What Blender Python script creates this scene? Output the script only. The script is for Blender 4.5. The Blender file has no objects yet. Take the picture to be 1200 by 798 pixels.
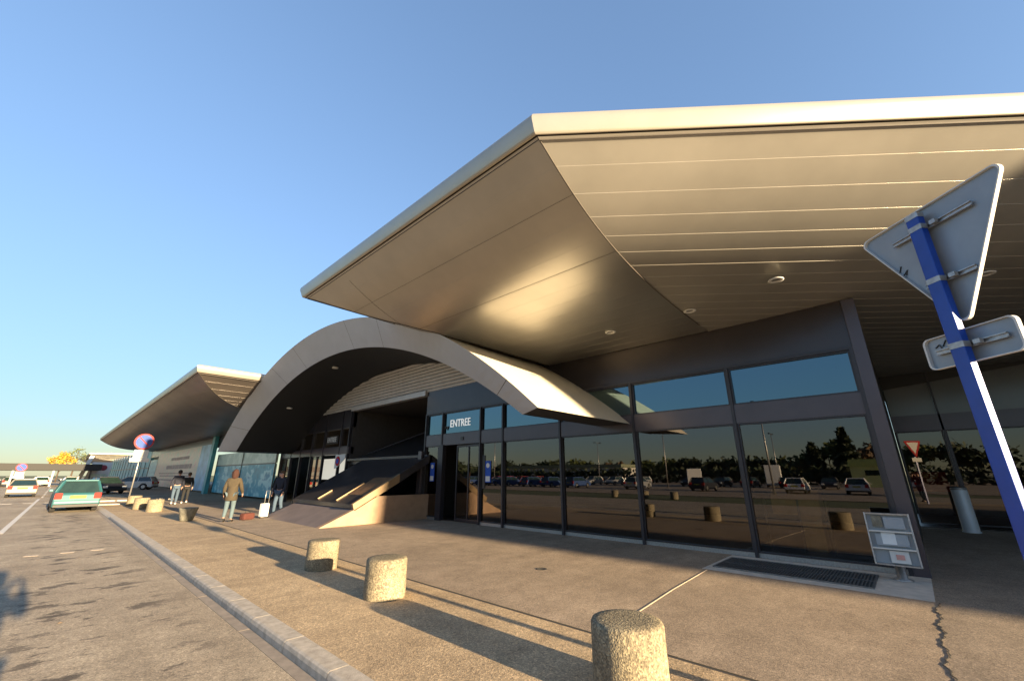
import bpy, bmesh, math, random
from math import sin, cos, pi, radians, sqrt
from mathutils import Vector, Matrix
random.seed(7)
sc = bpy.context.scene
COL = sc.collection

# ------------------------------------------------------------------ materials
def mat(name):
    m = bpy.data.materials.new(name); m.use_nodes = True
    return m, m.node_tree.nodes, m.node_tree.links, m.node_tree.nodes['Principled BSDF']
def ramp(N, stops):
    r = N.new('ShaderNodeValToRGB'); e = r.color_ramp.elements
    while len(e) < len(stops): e.new(0.5)
    for i, (p, c) in enumerate(stops):
        e[i].position = p; e[i].color = (*c, 1) if len(c) == 3 else c
    return r
def noise(N, L, co, scale, detail=4, rough=.6, vec=None):
    n = N.new('ShaderNodeTexNoise'); n.inputs['Scale'].default_value = scale
    n.inputs['Detail'].default_value = detail; n.inputs['Roughness'].default_value = rough
    if vec:
        mp = N.new('ShaderNodeMapping'); mp.inputs['Scale'].default_value = vec
        L.new(co, mp.inputs['Vector']); L.new(mp.outputs[0], n.inputs['Vector'])
    else: L.new(co, n.inputs['Vector'])
    return n.outputs['Fac']
def mixc(N, L, fac, a, b, mode='MIX'):
    m = N.new('ShaderNodeMix'); m.data_type = 'RGBA'; m.blend_type = mode
    for sock, v in ((m.inputs[0], fac), (m.inputs[6], a), (m.inputs[7], b)):
        if hasattr(v, 'is_output'): L.new(v, sock)
        else: sock.default_value = v if not isinstance(v, tuple) else (*v, 1)[:4]
    return m.outputs[2]
def mth(N, L, op, a, b=0.0):
    m = N.new('ShaderNodeMath'); m.operation = op
    for s, v in ((m.inputs[0], a), (m.inputs[1], b)):
        if hasattr(v, 'is_output'): L.new(v, s)
        else: s.default_value = v
    return m.outputs[0]
def simple(name, col, rough=.5, metal=0., var=.12, scale=6., bump=0., bscale=60., spec=.5, coat=0.):
    m, N, L, P = mat(name)
    tc = N.new('ShaderNodeTexCoord').outputs['Object']
    f = noise(N, L, tc, scale)
    lo = tuple(c * (1 - var) for c in col); hi = tuple(min(1, c * (1 + var)) for c in col)
    r = ramp(N, [(.3, lo), (.7, hi)]); L.new(f, r.inputs[0]); L.new(r.outputs[0], P.inputs['Base Color'])
    P.inputs['Roughness'].default_value = rough; P.inputs['Metallic'].default_value = metal
    P.inputs['Specular IOR Level'].default_value = spec; P.inputs['Coat Weight'].default_value = coat
    if bump:
        b = N.new('ShaderNodeBump'); b.inputs['Strength'].default_value = bump; b.inputs['Distance'].default_value = .01
        L.new(noise(N, L, tc, bscale, 3), b.inputs['Height']); L.new(b.outputs[0], P.inputs['Normal'])
    return m
def emis(name, col, s):
    m, N, L, P = mat(name); P.inputs['Base Color'].default_value = (*col, 1)
    P.inputs['Emission Color'].default_value = (*col, 1); P.inputs['Emission Strength'].default_value = s
    return m

def paving(name, base, dark, speck, spsize=85., stains=False, patch=.35, bump=.5):
    m, N, L, P = mat(name)
    tc = N.new('ShaderNodeTexCoord').outputs['Object']
    r1 = ramp(N, [(.32, dark), (.68, base)]); L.new(noise(N, L, tc, .45, 6, .62), r1.inputs[0])
    r2 = ramp(N, [(.35, (1 - patch,) * 3), (.6, (1, 1, 1))]); L.new(noise(N, L, tc, 3.1, 7, .7), r2.inputs[0])
    c = mixc(N, L, .6, r1.outputs[0], r2.outputs[0], 'MULTIPLY')
    v = N.new('ShaderNodeTexVoronoi'); v.inputs['Scale'].default_value = spsize; L.new(tc, v.inputs['Vector'])
    rv = ramp(N, [(0, (.45, .43, .4)), (.35, (.85, .84, .82)), (.8, speck), (1, tuple(s * 1.5 for s in speck))])
    sep = N.new('ShaderNodeSeparateColor'); L.new(v.outputs['Color'], sep.inputs[0]); L.new(sep.outputs[0], rv.inputs[0])
    c = mixc(N, L, .75, c, rv.outputs[0], 'MULTIPLY')
    f2 = noise(N, L, tc, 22, 5, .75)
    r3 = ramp(N, [(.3, (.7, .69, .67)), (.62, (1.05, 1.04, 1.02))]); L.new(f2, r3.inputs[0])
    c = mixc(N, L, .8, c, r3.outputs[0], 'MULTIPLY')
    if stains:
        s = N.new('ShaderNodeSeparateXYZ'); L.new(tc, s.inputs[0])
        band = N.new('ShaderNodeMapRange'); band.interpolation_type = 'SMOOTHSTEP'
        d = mth(N, L, 'ABSOLUTE', mth(N, L, 'SUBTRACT', s.outputs[0], .75))
        L.new(d, band.inputs[0]); band.inputs[1].default_value = 1.25; band.inputs[2].default_value = .3
        n = noise(N, L, tc, 1.15, 6, .68, (1.3, 2.1, 1))
        rs = ramp(N, [(.545, (0, 0, 0)), (.60, (1, 1, 1))]); L.new(n, rs.inputs[0])
        fac = mth(N, L, 'MULTIPLY', mth(N, L, 'MULTIPLY', band.outputs[0], rs.outputs[0]), .75)
        c = mixc(N, L, fac, c, (.045, .037, .033))
        n2 = noise(N, L, tc, .5, 3, .5, (2.2, .25, 1))
        r4 = ramp(N, [(.5, (1, 1, 1)), (.68, (.78, .77, .76))]); L.new(n2, r4.inputs[0])
        c = mixc(N, L, .8, c, r4.outputs[0], 'MULTIPLY')
    else:
        n2 = noise(N, L, tc, 1.2, 4, .6, (.35, 1.3, 1))
        r4 = ramp(N, [(.42, (.74, .73, .73)), (.55, (1, 1, 1))]); L.new(n2, r4.inputs[0])
        c = mixc(N, L, .4, c, r4.outputs[0], 'MULTIPLY')
        vs = N.new('ShaderNodeTexVoronoi'); vs.inputs['Scale'].default_value = 1.7; L.new(tc, vs.inputs['Vector'])
        rg = ramp(N, [(.04, (.3, .29, .28)), (.06, (1, 1, 1))]); L.new(vs.outputs['Distance'], rg.inputs[0])
        c = mixc(N, L, .6, c, rg.outputs[0], 'MULTIPLY')
    L.new(c, P.inputs['Base Color']); P.inputs['Roughness'].default_value = .88
    P.inputs['Specular IOR Level'].default_value = .25
    b = N.new('ShaderNodeBump'); b.inputs['Strength'].default_value = bump; b.inputs['Distance'].default_value = .004
    h = mth(N, L, 'ADD', v.outputs['Distance'], mth(N, L, 'MULTIPLY', f2, 1.4))
    L.new(h, b.inputs['Height']); L.new(b.outputs[0], P.inputs['Normal'])
    return m
def glass(name, ior, tint, through, wob=0.012):
    m, N, L, P = mat(name); N.remove(P)
    g = N.new('ShaderNodeBsdfGlossy'); g.inputs['Roughness'].default_value = 0.0; g.inputs['Color'].default_value = (*tint, 1)
    t = N.new('ShaderNodeBsdfTransparent'); t.inputs['Color'].default_value = (*through, 1)
    fr = N.new('ShaderNodeFresnel'); fr.inputs['IOR'].default_value = ior
    mx = N.new('ShaderNodeMixShader'); L.new(fr.outputs[0], mx.inputs[0]); L.new(t.outputs[0], mx.inputs[1]); L.new(g.outputs[0], mx.inputs[2])
    if wob:
        tc = N.new('ShaderNodeTexCoord').outputs['Object']
        b = N.new('ShaderNodeBump'); b.inputs['Strength'].default_value = wob; b.inputs['Distance'].default_value = .02
        L.new(noise(N, L, tc, .9, 1), b.inputs['Height']); L.new(b.outputs[0], g.inputs['Normal'])
    L.new(mx.outputs[0], N['Material Output'].inputs[0])
    return m
M = {}
M['road'] = paving('road_asphalt', (.53, .45, .34), (.39, .325, .245), (1.05, 1.0, .94), 95, stains=True)
M['pave'] = paving('outer_paving', (.60, .47, .31), (.46, .355, .235), (1.15, 1.08, .98), 80)
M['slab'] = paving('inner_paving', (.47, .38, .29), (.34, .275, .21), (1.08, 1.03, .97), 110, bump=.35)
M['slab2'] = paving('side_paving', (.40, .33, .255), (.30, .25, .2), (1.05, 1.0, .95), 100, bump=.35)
M['kerb'] = simple('kerb_concrete', (.42, .37, .305), .85, var=.25, scale=9, bump=.5, bscale=90)
M['gutter'] = simple('gutter_concrete', (.27, .225, .18), .9, var=.2, scale=7, bump=.5, bscale=110)
M['seam'] = simple('joint_dirt', (.05, .045, .04), .95)
M['lseam'] = simple('pale_joint', (.42, .35, .27), .9)
M['paint'] = simple('road_paint', (.62, .58, .52), .8, var=.3, scale=30)
M['fpaint'] = simple('worn_road_paint', (.42, .35, .28), .85, var=.3, scale=30)
M['grass'] = simple('grass', (.07, .085, .025), .95, var=.5, scale=1.5, bump=.8, bscale=30)
M['bollard'] = paving('exposed_aggregate', (.29, .255, .185), (.2, .175, .13), (1.35, 1.3, 1.15), 75, patch=.3, bump=1.0)
M['tub'] = simple('dark_concrete', (.20, .19, .15), .9, var=.35, scale=9, bump=.7, bscale=60)  # darker and greyer than the bollard concrete
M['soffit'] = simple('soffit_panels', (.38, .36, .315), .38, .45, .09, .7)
M['soffitm'] = simple('soffit_panels_gloss', (.46, .45, .42), .35, .85, .08, .7)
M['vault'] = simple('vault_cladding', (.62, .57, .47), .5, .1, .05, 1)  # made paler than the arch face to bounce more glow onto the soffit
M['soffit2'] = simple('soffit_panels_dark', (.19, .165, .145), .36, .5, .25, .35)  # darker brown copy of the soffit panels for the far wing
M['fascia'] = simple('fascia_metal', (.44, .40, .33), .33, .5, .04, 2)
M['groove'] = simple('shadow_gap', (.07, .06, .05), .8)
M['arch'] = simple('arch_cladding', (.43, .465, .52), .5, .15, .05, 1)
M['archin'] = simple('arch_soffit_dark', (.022, .024, .028), .6, 0, .06, 1)  # near-black, much darker than the arch face
M['rib'] = simple('ribbed_metal', (.5, .5, .5), .4, .3, .08, 3)
M['frame'] = simple('dark_window_frame', (.035, .034, .042), .35, .3, .05, 3)
M['band'] = simple('spandrel_band', (.075, .066, .08), .28, .3, .08, 2)
M['header'] = simple('header_panel', (.05, .043, .045), .22, .45, .08, 2)
M['gl'] = glass('tinted_glass', 1.9, (1., .95, .93), (.5, .38, .26))
M['gu'] = glass('blue_tinted_glass', 2.5, (.55, .85, 1.), (.03, .04, .05))
M['glr'] = glass('recess_glass', 1.8, (1., .95, .9), (.4, .25, .17))
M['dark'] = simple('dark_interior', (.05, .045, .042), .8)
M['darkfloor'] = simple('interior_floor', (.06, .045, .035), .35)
M['brown'] = simple('brown_stone_ramp', (.17, .135, .125), .7, 0, .15, 2, bump=.2)
M['tan'] = simple('tan_stone', (.30, .20, .13), .75, 0, .15, 3, bump=.25)
M['beam'] = simple('bronze_beam', (.26, .18, .10), .5, .2, .1, 3)
M['hood'] = simple('dark_hood_sheet', (.045, .042, .045), .32, .2, .2, 2)
M['teal'] = simple('teal_panel', (.07, .32, .36), .4, 0, .4, .6)
M['wallw'] = simple('white_wall', (.6, .58, .54), .7)
M['black'] = simple('black_plastic', (.02, .02, .02), .4)
M['rubber'] = simple('rubber', (.025, .024, .023), .8)
M['rim'] = simple('wheel_metal', (.45, .44, .42), .35, .8)
M['carglass'] = simple('car_glass', (.015, .03, .025), .06, 0, .2, 3, spec=.8)
M['tail'] = simple('red_lamp', (.4, .02, .015), .6, spec=.15)
M['lamp'] = simple('lamp_lens', (.8, .8, .75), .15)
M['plate'] = simple('yellow_plate', (.36, .33, .06), .7, spec=.15)
M['bumper'] = simple('bumper_trim', (.02, .02, .02), .6)
M['blue'] = simple('blue_pole_paint', (.0, .04, .3), .36, 0, .14, 5, bump=.05, bscale=9, spec=.6)
M['signback'] = simple('galvanised_sheet', (.27, .30, .33), .45, .3, .07, 5)
M['galv'] = simple('bracket_steel', (.38, .37, .36), .4, .7, .2, 30)
M['white'] = simple('white_enamel', (.6, .6, .58), .6, 0, .04, 5, spec=.2)
M['red'] = simple('red_enamel', (.42, .03, .03), .75, spec=.1)
M['signblue'] = simple('sign_blue', (.04, .10, .42), .75, spec=.1)
M['fred'] = simple('muted_red_enamel', (.36, .06, .06), .8, spec=.1)  # desaturated red and blue for the no-parking discs
M['fblue'] = simple('muted_blue_enamel', (.06, .10, .30), .8, spec=.1)
M['ash'] = simple('white_bin_metal', (.62, .66, .68), .4, .1, .05, 4)
M['frost'] = simple('grey_film_glass', (.15, .155, .15), .18, 0, .08, 1)
M['grate'] = simple('grate_steel', (.20, .19, .18), .5, .6, .2, 20)
M['conc'] = simple('pale_concrete', (.62, .56, .48), .85, 0, .15, 6, bump=.4, bscale=80)
M['skin'] = simple('skin', (.42, .24, .17), .55)
M['letter'] = emis('glowing_lettering', (.75, .78, .78), .12)  # faint emission added so the letters stay bright in shade
M['bark'] = simple('bark', (.07, .05, .035), .9, var=.4, scale=12)
M['trunkg'] = simple('grey_bark', (.16, .13, .1), .9, var=.3, scale=12)

# ------------------------------------------------------------------ object helpers
def link(o, parent=None):
    COL.objects.link(o)
    if parent: o.parent = parent
    return o
def tag(o, label=None, cat=None, group=None, kind=None):
    if label: o['label'] = label
    if cat: o['category'] = cat
    if group: o['group'] = group
    if kind: o['kind'] = kind
    return o
def thing(name, label, cat, loc=(0, 0, 0), rz=0, group=None):
    o = bpy.data.objects.new(name, None); o.empty_display_size = .2
    o.location = loc; o.rotation_euler = (0, 0, rz); link(o)
    return tag(o, label, cat, group)
class B:
    """collects faces; build() links one mesh object"""
    def __init__(s): s.v = []; s.f = []; s.mi = []; s.sm = []
    def add(s, vs, fs, mi=0, smooth=False):
        k = len(s.v); s.v += [tuple(v) for v in vs]
        for f in fs: s.f.append([i + k for i in f]); s.mi.append(mi); s.sm.append(smooth)
        return s
    def box(s, x0, x1, y0, y1, z0, z1, mi=0):
        v = [(x, y, z) for z in (z0, z1) for y in (y0, y1) for x in (x0, x1)]
        return s.add(v, [(0, 2, 3, 1), (4, 5, 7, 6), (0, 1, 5, 4), (2, 6, 7, 3), (0, 4, 6, 2), (1, 3, 7, 5)], mi)
    def bar(s, a, b, w, h, mi=0, up=(0, 0, 1)):
        a = Vector(a); b = Vector(b); d = (b - a).normalized(); up = Vector(up)
        r = d.cross(up)
        if r.length < 1e-4: r = Vector((1, 0, 0))
        r.normalize(); u = r.cross(d)
        v = [p + r * (i * w / 2) + u * (j * h / 2) for p in (a, b) for i, j in ((-1, -1), (1, -1), (1, 1), (-1, 1))]
        return s.add(v, [(0, 3, 2, 1), (4, 5, 6, 7), (0, 1, 5, 4), (1, 2, 6, 5), (2, 3, 7, 6), (3, 0, 4, 7)], mi)
    def tube(s, pts, rad, n=12, mi=0, caps=True):
        pts = [Vector(p) for p in pts]
        if not hasattr(rad, '__len__'): rad = [rad] * len(pts)
        vs = []; prev = None
        for i, p in enumerate(pts):
            d = (pts[min(i + 1, len(pts) - 1)] - pts[max(i - 1, 0)]).normalized()
            if prev is None:
                a = Vector((0, 0, 1)) if abs(d.z) < .9 else Vector((1, 0, 0)); r = d.cross(a).normalized()
            else: r = (prev - d * prev.dot(d)).normalized()
            prev = r; u = d.cross(r)
            for k in range(n):
                t = 2 * pi * k / n; vs.append(p + (r * cos(t) + u * sin(t)) * rad[i])
        fs = [(i * n + k, i * n + (k + 1) % n, (i + 1) * n + (k + 1) % n, (i + 1) * n + k) for i in range(len(pts) - 1) for k in range(n)]
        s.add(vs, fs, mi, True)
        if caps: s.add(vs[:n], [tuple(range(n))[::-1]], mi); s.add(vs[-n:], [tuple(range(n))], mi)
        return s
    def lathe(s, prof, c=(0, 0, 0), n=28, mi=0, caps=True):
        vs = [(c[0] + r * cos(2 * pi * k / n), c[1] + r * sin(2 * pi * k / n), c[2] + z) for r, z in prof for k in range(n)]
        fs = [(i * n + k, i * n + (k + 1) % n, (i + 1) * n + (k + 1) % n, (i + 1) * n + k) for i in range(len(prof) - 1) for k in range(n)]
        s.add(vs, fs, mi, True)
        if caps: s.add(vs[:n], [tuple(range(n))[::-1]], mi); s.add(vs[-n:], [tuple(range(n))], mi)
        return s
    def prism(s, poly, x0, x1, axis=0, mi=0, t1=None):
        """extrude a 2-D polygon along axis; t1(p) maps polygon at far end"""
        def P(p, c): return (c, p[0], p[1]) if axis == 0 else ((p[0], c, p[1]) if axis == 1 else (p[0], p[1], c))
        n = len(poly); vs = [P(p, x0) for p in poly] + [P(t1(p) if t1 else p, x1) for p in poly]
        fs = [tuple(range(n))[::-1], tuple(range(n, 2 * n))] + [(i, (i + 1) % n, n + (i + 1) % n, n + i) for i in range(n)]
        return s.add(vs, fs, mi)
    def build(s, name, mats, parent=None, bevel=0, auto=False, loc=None):
        me = bpy.data.meshes.new(name); me.from_pydata(s.v, [], s.f)
        if not isinstance(mats, (list, tuple)): mats = [mats]
        for m in mats: me.materials.append(M[m] if isinstance(m, str) else m)
        me.polygons.foreach_set('material_index', s.mi); me.polygons.foreach_set('use_smooth', s.sm)
        bm = bmesh.new(); bm.from_mesh(me)
        
        bmesh.ops.remove_doubles(bm, verts=bm.verts, dist=1e-5)
        if name == 'soffit':
            for e in bm.edges:
                if len(e.link_faces) == 2 and e.calc_face_angle(0) > .35: e.smooth = False
        
        if len(s.f) > 1: bmesh.ops.recalc_face_normals(bm, faces=bm.faces)
        elif name == 'pane': bmesh.ops.reverse_faces(bm, faces=bm.faces)
        if bevel:
            es = [e for e in bm.edges if len(e.link_faces) == 2 and e.calc_face_angle(0) > .5]
            bmesh.ops.bevel(bm, geom=es, offset=bevel, segments=2, affect='EDGES', profile=.6, clamp_overlap=True)
        bm.to_mesh(me); bm.free()
        o = bpy.data.objects.new(name, me)
        if loc: o.location = loc
        return link(o, parent)
def copy_tree(o, parent=None):
    c = o.copy(); COL.objects.link(c)
    if parent: c.parent = parent
    for ch in list(o.children): copy_tree(ch, c)
    return c
def sheet(name, x0, x1, y0, y1, z, m, nx=1, ny=1):
    b = B(); b.add([(x0, y0, z), (x1, y0, z), (x1, y1, z), (x0, y1, z)], [(0, 1, 2, 3)])
    return b.build(name, m)
def textobj(txt, name, size, m, parent, loc, rot, extr=.01, sx=1):
    cu = bpy.data.curves.new(name, 'FONT'); cu.body = txt; cu.size = size; cu.extrude = extr
    cu.align_x = 'CENTER'; cu.align_y = 'CENTER'
    t = bpy.data.objects.new(name + '_t', cu); COL.objects.link(t)
    dg = bpy.context.evaluated_depsgraph_get(); me = bpy.data.meshes.new_from_object(t.evaluated_get(dg))
    bpy.data.objects.remove(t); me.materials.clear(); me.materials.append(M[m])
    o = bpy.data.objects.new(name, me); o.location = loc; o.rotation_euler = rot; o.scale = (sx, 1, 1)
    return link(o, parent)

# ------------------------------------------------------------------ ground
RZ = -.10
g = sheet('ground', -900, 900, -900, 900, -.14, 'grass'); tag(g, kind='structure')
b = B(); b.add([(-9, -60, RZ), (1.86, -60, RZ), (1.86, 300, RZ), (-9, 300, RZ)], [(0, 1, 2, 3)])
tag(b.build('road', 'road'), kind='structure')
tag(sheet('car_park', -120, -17, -40, 300, -.11, 'slab'), kind='structure')
b = B(); y = -30.
while y < 120:
    b.box(1.86, 1.975, y, y + 1.985, -.13, RZ + .004); y += 2
tag(b.build('gutter', 'gutter'), kind='structure')
b = B(); y = -30.
while y < 24:
    x0 = 1.98
    b.prism([(x0, -.13), (x0 + .2, -.13), (x0 + .2, .006), (x0 + .03, .006), (x0 + .01, -.008), (x0, -.04)], y, y + .992, axis=1); y += 1
while y < 120:
    x0 = 1.98
    b.prism([(x0, -.13), (x0 + .2, -.13), (x0 + .2, .005), (x0 + .05, -.05), (x0, -.085)], y, y + .985, axis=1); y += 1
k = b.build('kerb', 'kerb', bevel=.004); tag(k, kind='structure')
b = B(); b.box(2.025, 2.165, -30, 24, -.12, .0); b.box(1.986, 2.02, -30, 24, -.12, -.05); tag(b.build('kerb_mortar', 'seam'), kind='structure')
tag(sheet('kerb_bedding', 1.84, 2.2, -30, 120, -.125, 'seam'), kind='structure')
tag(sheet('outer_pavement', 2.17, 4.28, -30, 300, 0, 'pave'), kind='structure')
tag(sheet('pavement_joint', 4.28, 4.33, -30, 300, -.004, 'seam'), kind='structure')
tag(sheet('inner_pavement', 4.33, 26, .12, 300, 0, 'slab'), kind='structure')
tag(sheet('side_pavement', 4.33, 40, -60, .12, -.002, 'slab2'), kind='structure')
# far end of the forecourt: a low kerbed island beside the no-parking sign
b = B(); b.box(.9, 3.0, 33, 33.3, -.13, .05); b.box(.9, 6.5, 37, 37.2, 0, .08)
tag(b.build('island_kerb', 'kerb', bevel=.01), kind='structure')
# joints and cracks in the paving
b = B()
pts = [(4.35, 2.74), (5.3, 2.82), (6.6, 2.93), (7.9, 3.0), (8.3, 3.02)]
for p, q in zip(pts, pts[1:]): b.bar((*p, .002), (*q, .002), .016, .006)
tag(b.build('pavement_joint_line', 'lseam'), kind='structure')
b = B(); x = 4.33; p = Vector((x, .12, .003)); rr = random.Random(3)
while p.x < 8.3:
    q = Vector((p.x + rr.uniform(.015, .04), .12 + .022 * sin(p.x * 9) + .012 * sin(p.x * 31) + rr.uniform(-.007, .007), .003)); b.bar(p, q, rr.uniform(.005, .015), .005); p = q
tag(b.build('pavement_crack', 'seam'), kind='structure')
b = B()
def strip(x0, y0, x1, y1, w): b.bar((x0, y0, RZ + .006), (x1, y1, RZ + .006), w, .004)
strip(-.66, 20.5, -.22, 47, .13)
for i in range(8): strip(-.1 + i * .06, 50 + i * 6, -.05 + i * .06, 53 + i * 6, .12)
for x in (-2.6, -1.7, -.8, .1): strip(x, 40.5, x + .45, 40.5, .3)
tag(b.build('road_marking', 'paint'), kind='structure')
b = B()
for x in (-1.1, -.55, 0, .55, 1.05): strip(x, 14.6, x + .22, 14.55, .16)
tag(b.build('worn_road_marking', 'fpaint'), kind='structure')

mc = B().lathe([(.001, .003), (.075, .003), (.08, .006), (.1, .006), (.105, .001)], (6.35, 5.2, 0), 24, caps=False).build('inspection_cover', 'seam'); tag(mc, 'small round inspection cover in the paving before the glass', 'inspection cover')

# ------------------------------------------------------------------ canopies
PROF = [(0, 6.2), (.08, 6.14), (.3, 5.98), (.6, 5.80), (.85, 5.68), (1.2, 5.51), (1.6, 5.34), (1.9, 5.25), (2.3, 5.14), (2.7, 5.05), (3.2, 4.98), (3.7, 4.93), (4.3, 4.91), (40, 4.91)]
def pz(s):
    if s <= 0: return 6.2
    return 4.91 + 1.29 * math.exp(-(s / 1.62) ** 1.12)
ACR = [(0, 11.15), (.07, 11.03), (.32, 10.65), (.62, 10.23), (.93, 9.85), (1.27, 9.46), (1.8, 8.91), (2.43, 8.45), (3.59, 8.04), (4.78, 7.86), (6.35, 7.76), (30, 7.6)]
def acr(s):
    if s <= 0: return 11.15 - s * 1.2
    for (a, za), (c, zc) in zip(ACR, ACR[1:]):
        if s <= c: return za + (zc - za) * (s - a) / (c - a)
def canopy(parent, x0, lo, dlo, Llo, smax_lo, hi, dhi, Lhi, smax_hi, smat, lights, dz=0, lip=.0045):
    strips = [0]; s = .42
    while s < 21: strips.append(s); s += .43
    def soff(cr, d, L, s_max, lp, main):
        b = B()
        for i in range(len(strips) - 1):
            a, c = strips[i], strips[i + 1]
            if a > s_max: break
            sub = [a + (c - a) * k / 6 for k in range(7)]
            rows = []
            for k, s in enumerate(sub):
                z = pz(s) + lp * k / 6 + dz
                if main: P0 = (x0 + s, lo(s), z); P1 = (x0 + s, hi(s), z)
                else: y = cr(s); P0 = (x0 + s, y, z); P1 = (x0 + s + d[0] * L, y + d[1] * L, z)
                rows.append((P0, P1))
            for r0, r1 in zip(rows, rows[1:]): b.add([r0[0], r0[1], r1[1], r1[0]], [(0, 1, 2, 3)], 0, True)
            r = rows[-1]; dn = [(p[0], p[1], p[2] - lp) for p in r]
            b.add([r[0], r[1], dn[1], dn[0]], [(0, 1, 2, 3)], 0, False)
        return b.build('soffit', 'soffitm' if main and smat == 'soffit' else smat, parent)
    soff(None, None, 0, 6.4, lip * .35, True)
    soff(lo, dlo, Llo, smax_lo, lip, False)
    soff(hi, dhi, Lhi, smax_hi, lip, False)
    # hairline joints across and along the outer soffit
    if dz == 0 and smat == 'soffit':
        for yq in (9.0,):
            b = B(); pts = [(x0 + q * .1, yq, pz(q * .1) - .002) for q in range(2, 64) if yq < hi(q * .1)]
            for p, q in zip(pts, pts[1:]): b.bar(p, q, .005, .003)
            b.build('soffit_joint', 'groove', parent)
        for sq in (.85, 2.1):
            b = B(); b.bar((x0 + sq, lo(sq), pz(sq) - .002), (x0 + sq, hi(sq), pz(sq) - .002), .004, .003); b.build('soffit_joint', 'groove', parent)
    # groove line along the creases
    for cr, sm in ((lo, 6), (hi, 6)):
        b = B()
        pts = [(x0 + s * .1, cr(s * .1), pz(s * .1) - .004 + dz) for s in range(0, int(sm * 10))]
        b.tube(pts, .012, 5)
        b.build('crease_trim', 'groove', parent)
    def path(o, z): # plan polyline at outward offset o
        s = -o
        return [(x0 + s + dlo[0] * Llo, lo(s) + dlo[1] * Llo, z + dz), (x0 + s, lo(s), z + dz), (x0 + s, hi(s), z + dz), (x0 + s + dhi[0] * Lhi, hi(s) + dhi[1] * Lhi, z + dz)]
    fp = [(.0, 6.24), (.03, 6.205), (.055, 6.215), (.075, 6.25), (.105, 6.36), (.125, 6.43), (.128, 6.47), (.118, 6.515), (.09, 6.55), (.04, 6.58), (-.03, 6.60), (-.12, 6.61)]
    rows = [path(o, z) for o, z in fp]
    for k in range(3):
        b = B()
        for r0, r1 in zip(rows, rows[1:]): b.add([r0[k], r0[k + 1], r1[k + 1], r1[k]], [(0, 1, 2, 3)], 0, True)
        b.build('fascia', 'fascia', parent)
    b = B(); r0 = path(0, 6.24); r1 = path(-.03, 6.24); r2 = path(-.03, 6.16)
    for q0, q1 in ((r0, r1), (r1, r2)):
        for k in range(3): b.add([q0[k], q0[k + 1], q1[k + 1], q1[k]], [(0, 1, 2, 3)])
    b.build('fascia_gap', 'groove', parent)
    r = path(-.12, 6.61); b = B()
    b.add([r[0], r[1], r[2], r[3], (30, r[3][1], 6.9 + dz), (30, r[0][1], 6.9 + dz)], [(0, 1, 2, 3, 4, 5)])
    b.build('roof', 'band', parent)
    for (lx, ly) in lights:
        z = pz(lx - x0) + dz
        b = B(); b.lathe([(.105, -.002), (.125, -.012), (.125, -.022), (.085, -.028), (.08, -.006)], (lx, ly, z), 24, caps=False)
        l = b.build('downlight', 'white', parent)
        b = B(); b.lathe([(.001, -.008), (.082, -.008)], (lx, ly, z), 20, caps=False); b.build('lens', 'galv', l)

hall = thing('terminal_hall', 'large terminal hall with flared beige canopy over a tinted glass front', 'terminal building', (10.2, 5, 0))
hall.location = (0, 0, 0)
dB = (.643, -.766)
canopy(hall, 3.65, lambda s: 2.9, dB, 27, 20, acr, (1, 0), 10, 6.0, 'soffit', [(8.16, 1.06), (8.55, 2.75), (8.6, 4.7), (10.26, -1.67)])

FX = 10.2
PR = random.Random(12)
def window(parent, y0, y1, z0, z1, gm, X=FX, fw=.035):
    b = B(); d = .05
    b.box(X - d, X + .03, y0, y0 + fw, z0, z1); b.box(X - d, X + .03, y1 - fw, y1, z0, z1)
    b.box(X - d, X + .03, y0 + fw, y1 - fw, z0, z0 + fw); b.box(X - d, X + .03, y0 + fw, y1 - fw, z1 - fw, z1)
    w = b.build('window', 'frame', parent)
    e0, e1 = PR.uniform(-.004, .004), PR.uniform(-.004, .004)
    b = B(); b.add([(X + e0, y0 + fw, z0 + fw), (X + e1, y1 - fw, z0 + fw), (X + e1, y1 - fw, z1 - fw), (X + e0, y0 + fw, z1 - fw)], [(0, 1, 2, 3)])
    b.build('pane', gm, w)
    return w
def mullion(parent, y, z0=0, z1=3.95, X=FX, w=.06, d=.10):
    b = B(); b.box(X - d, X + .04, y - w / 2, y + w / 2, z0, z1); return b.build('mullion', 'frame', parent)
ys = [.36, 2.65, 5.08, 7.48, 9.88, 11.0]
for a, c in zip(ys, ys[1:]):
    window(hall, a + .03, c - .03, .09, 2.68, 'gl'); window(hall, a + .03, c - .03, 3.09, 3.93, 'gu')
window(hall, 11.03, 13.17, 3.09, 3.93, 'gu')
window(hall, 13.23, 14.27, .09, 2.68, 'gl'); window(hall, 13.23, 14.27, 3.09, 3.93, 'gu')
for y in ys + [13.2, 14.3]: mullion(hall, y, .0, 3.95)
b = B(); b.box(FX - .07, FX + .25, .33, 14.33, 2.68, 3.09); b.build('spandrel_band', 'band', hall)
b = B(); b.box(FX - .05, FX + .25, .33, 14.36, 3.97, 4.97); b.build('header', 'header', hall, bevel=.005)
b = B(); b.box(FX - .09, FX + .2, .33, 14.33, 3.93, 3.99); b.build('drip_rail', 'frame', hall)
b = B(); b.box(FX - .03, FX + .03, .33, 11.0, .0, .09); b.box(FX - .03, FX + .03, 13.2, 14.3, 0, .09); b.build('base_rail', 'galv', hall)
b = B(); b.box(FX - .10, FX + .35, .12, .33, -.05, 4.95); b.build('corner_column', 'band', hall, bevel=.01)
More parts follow.
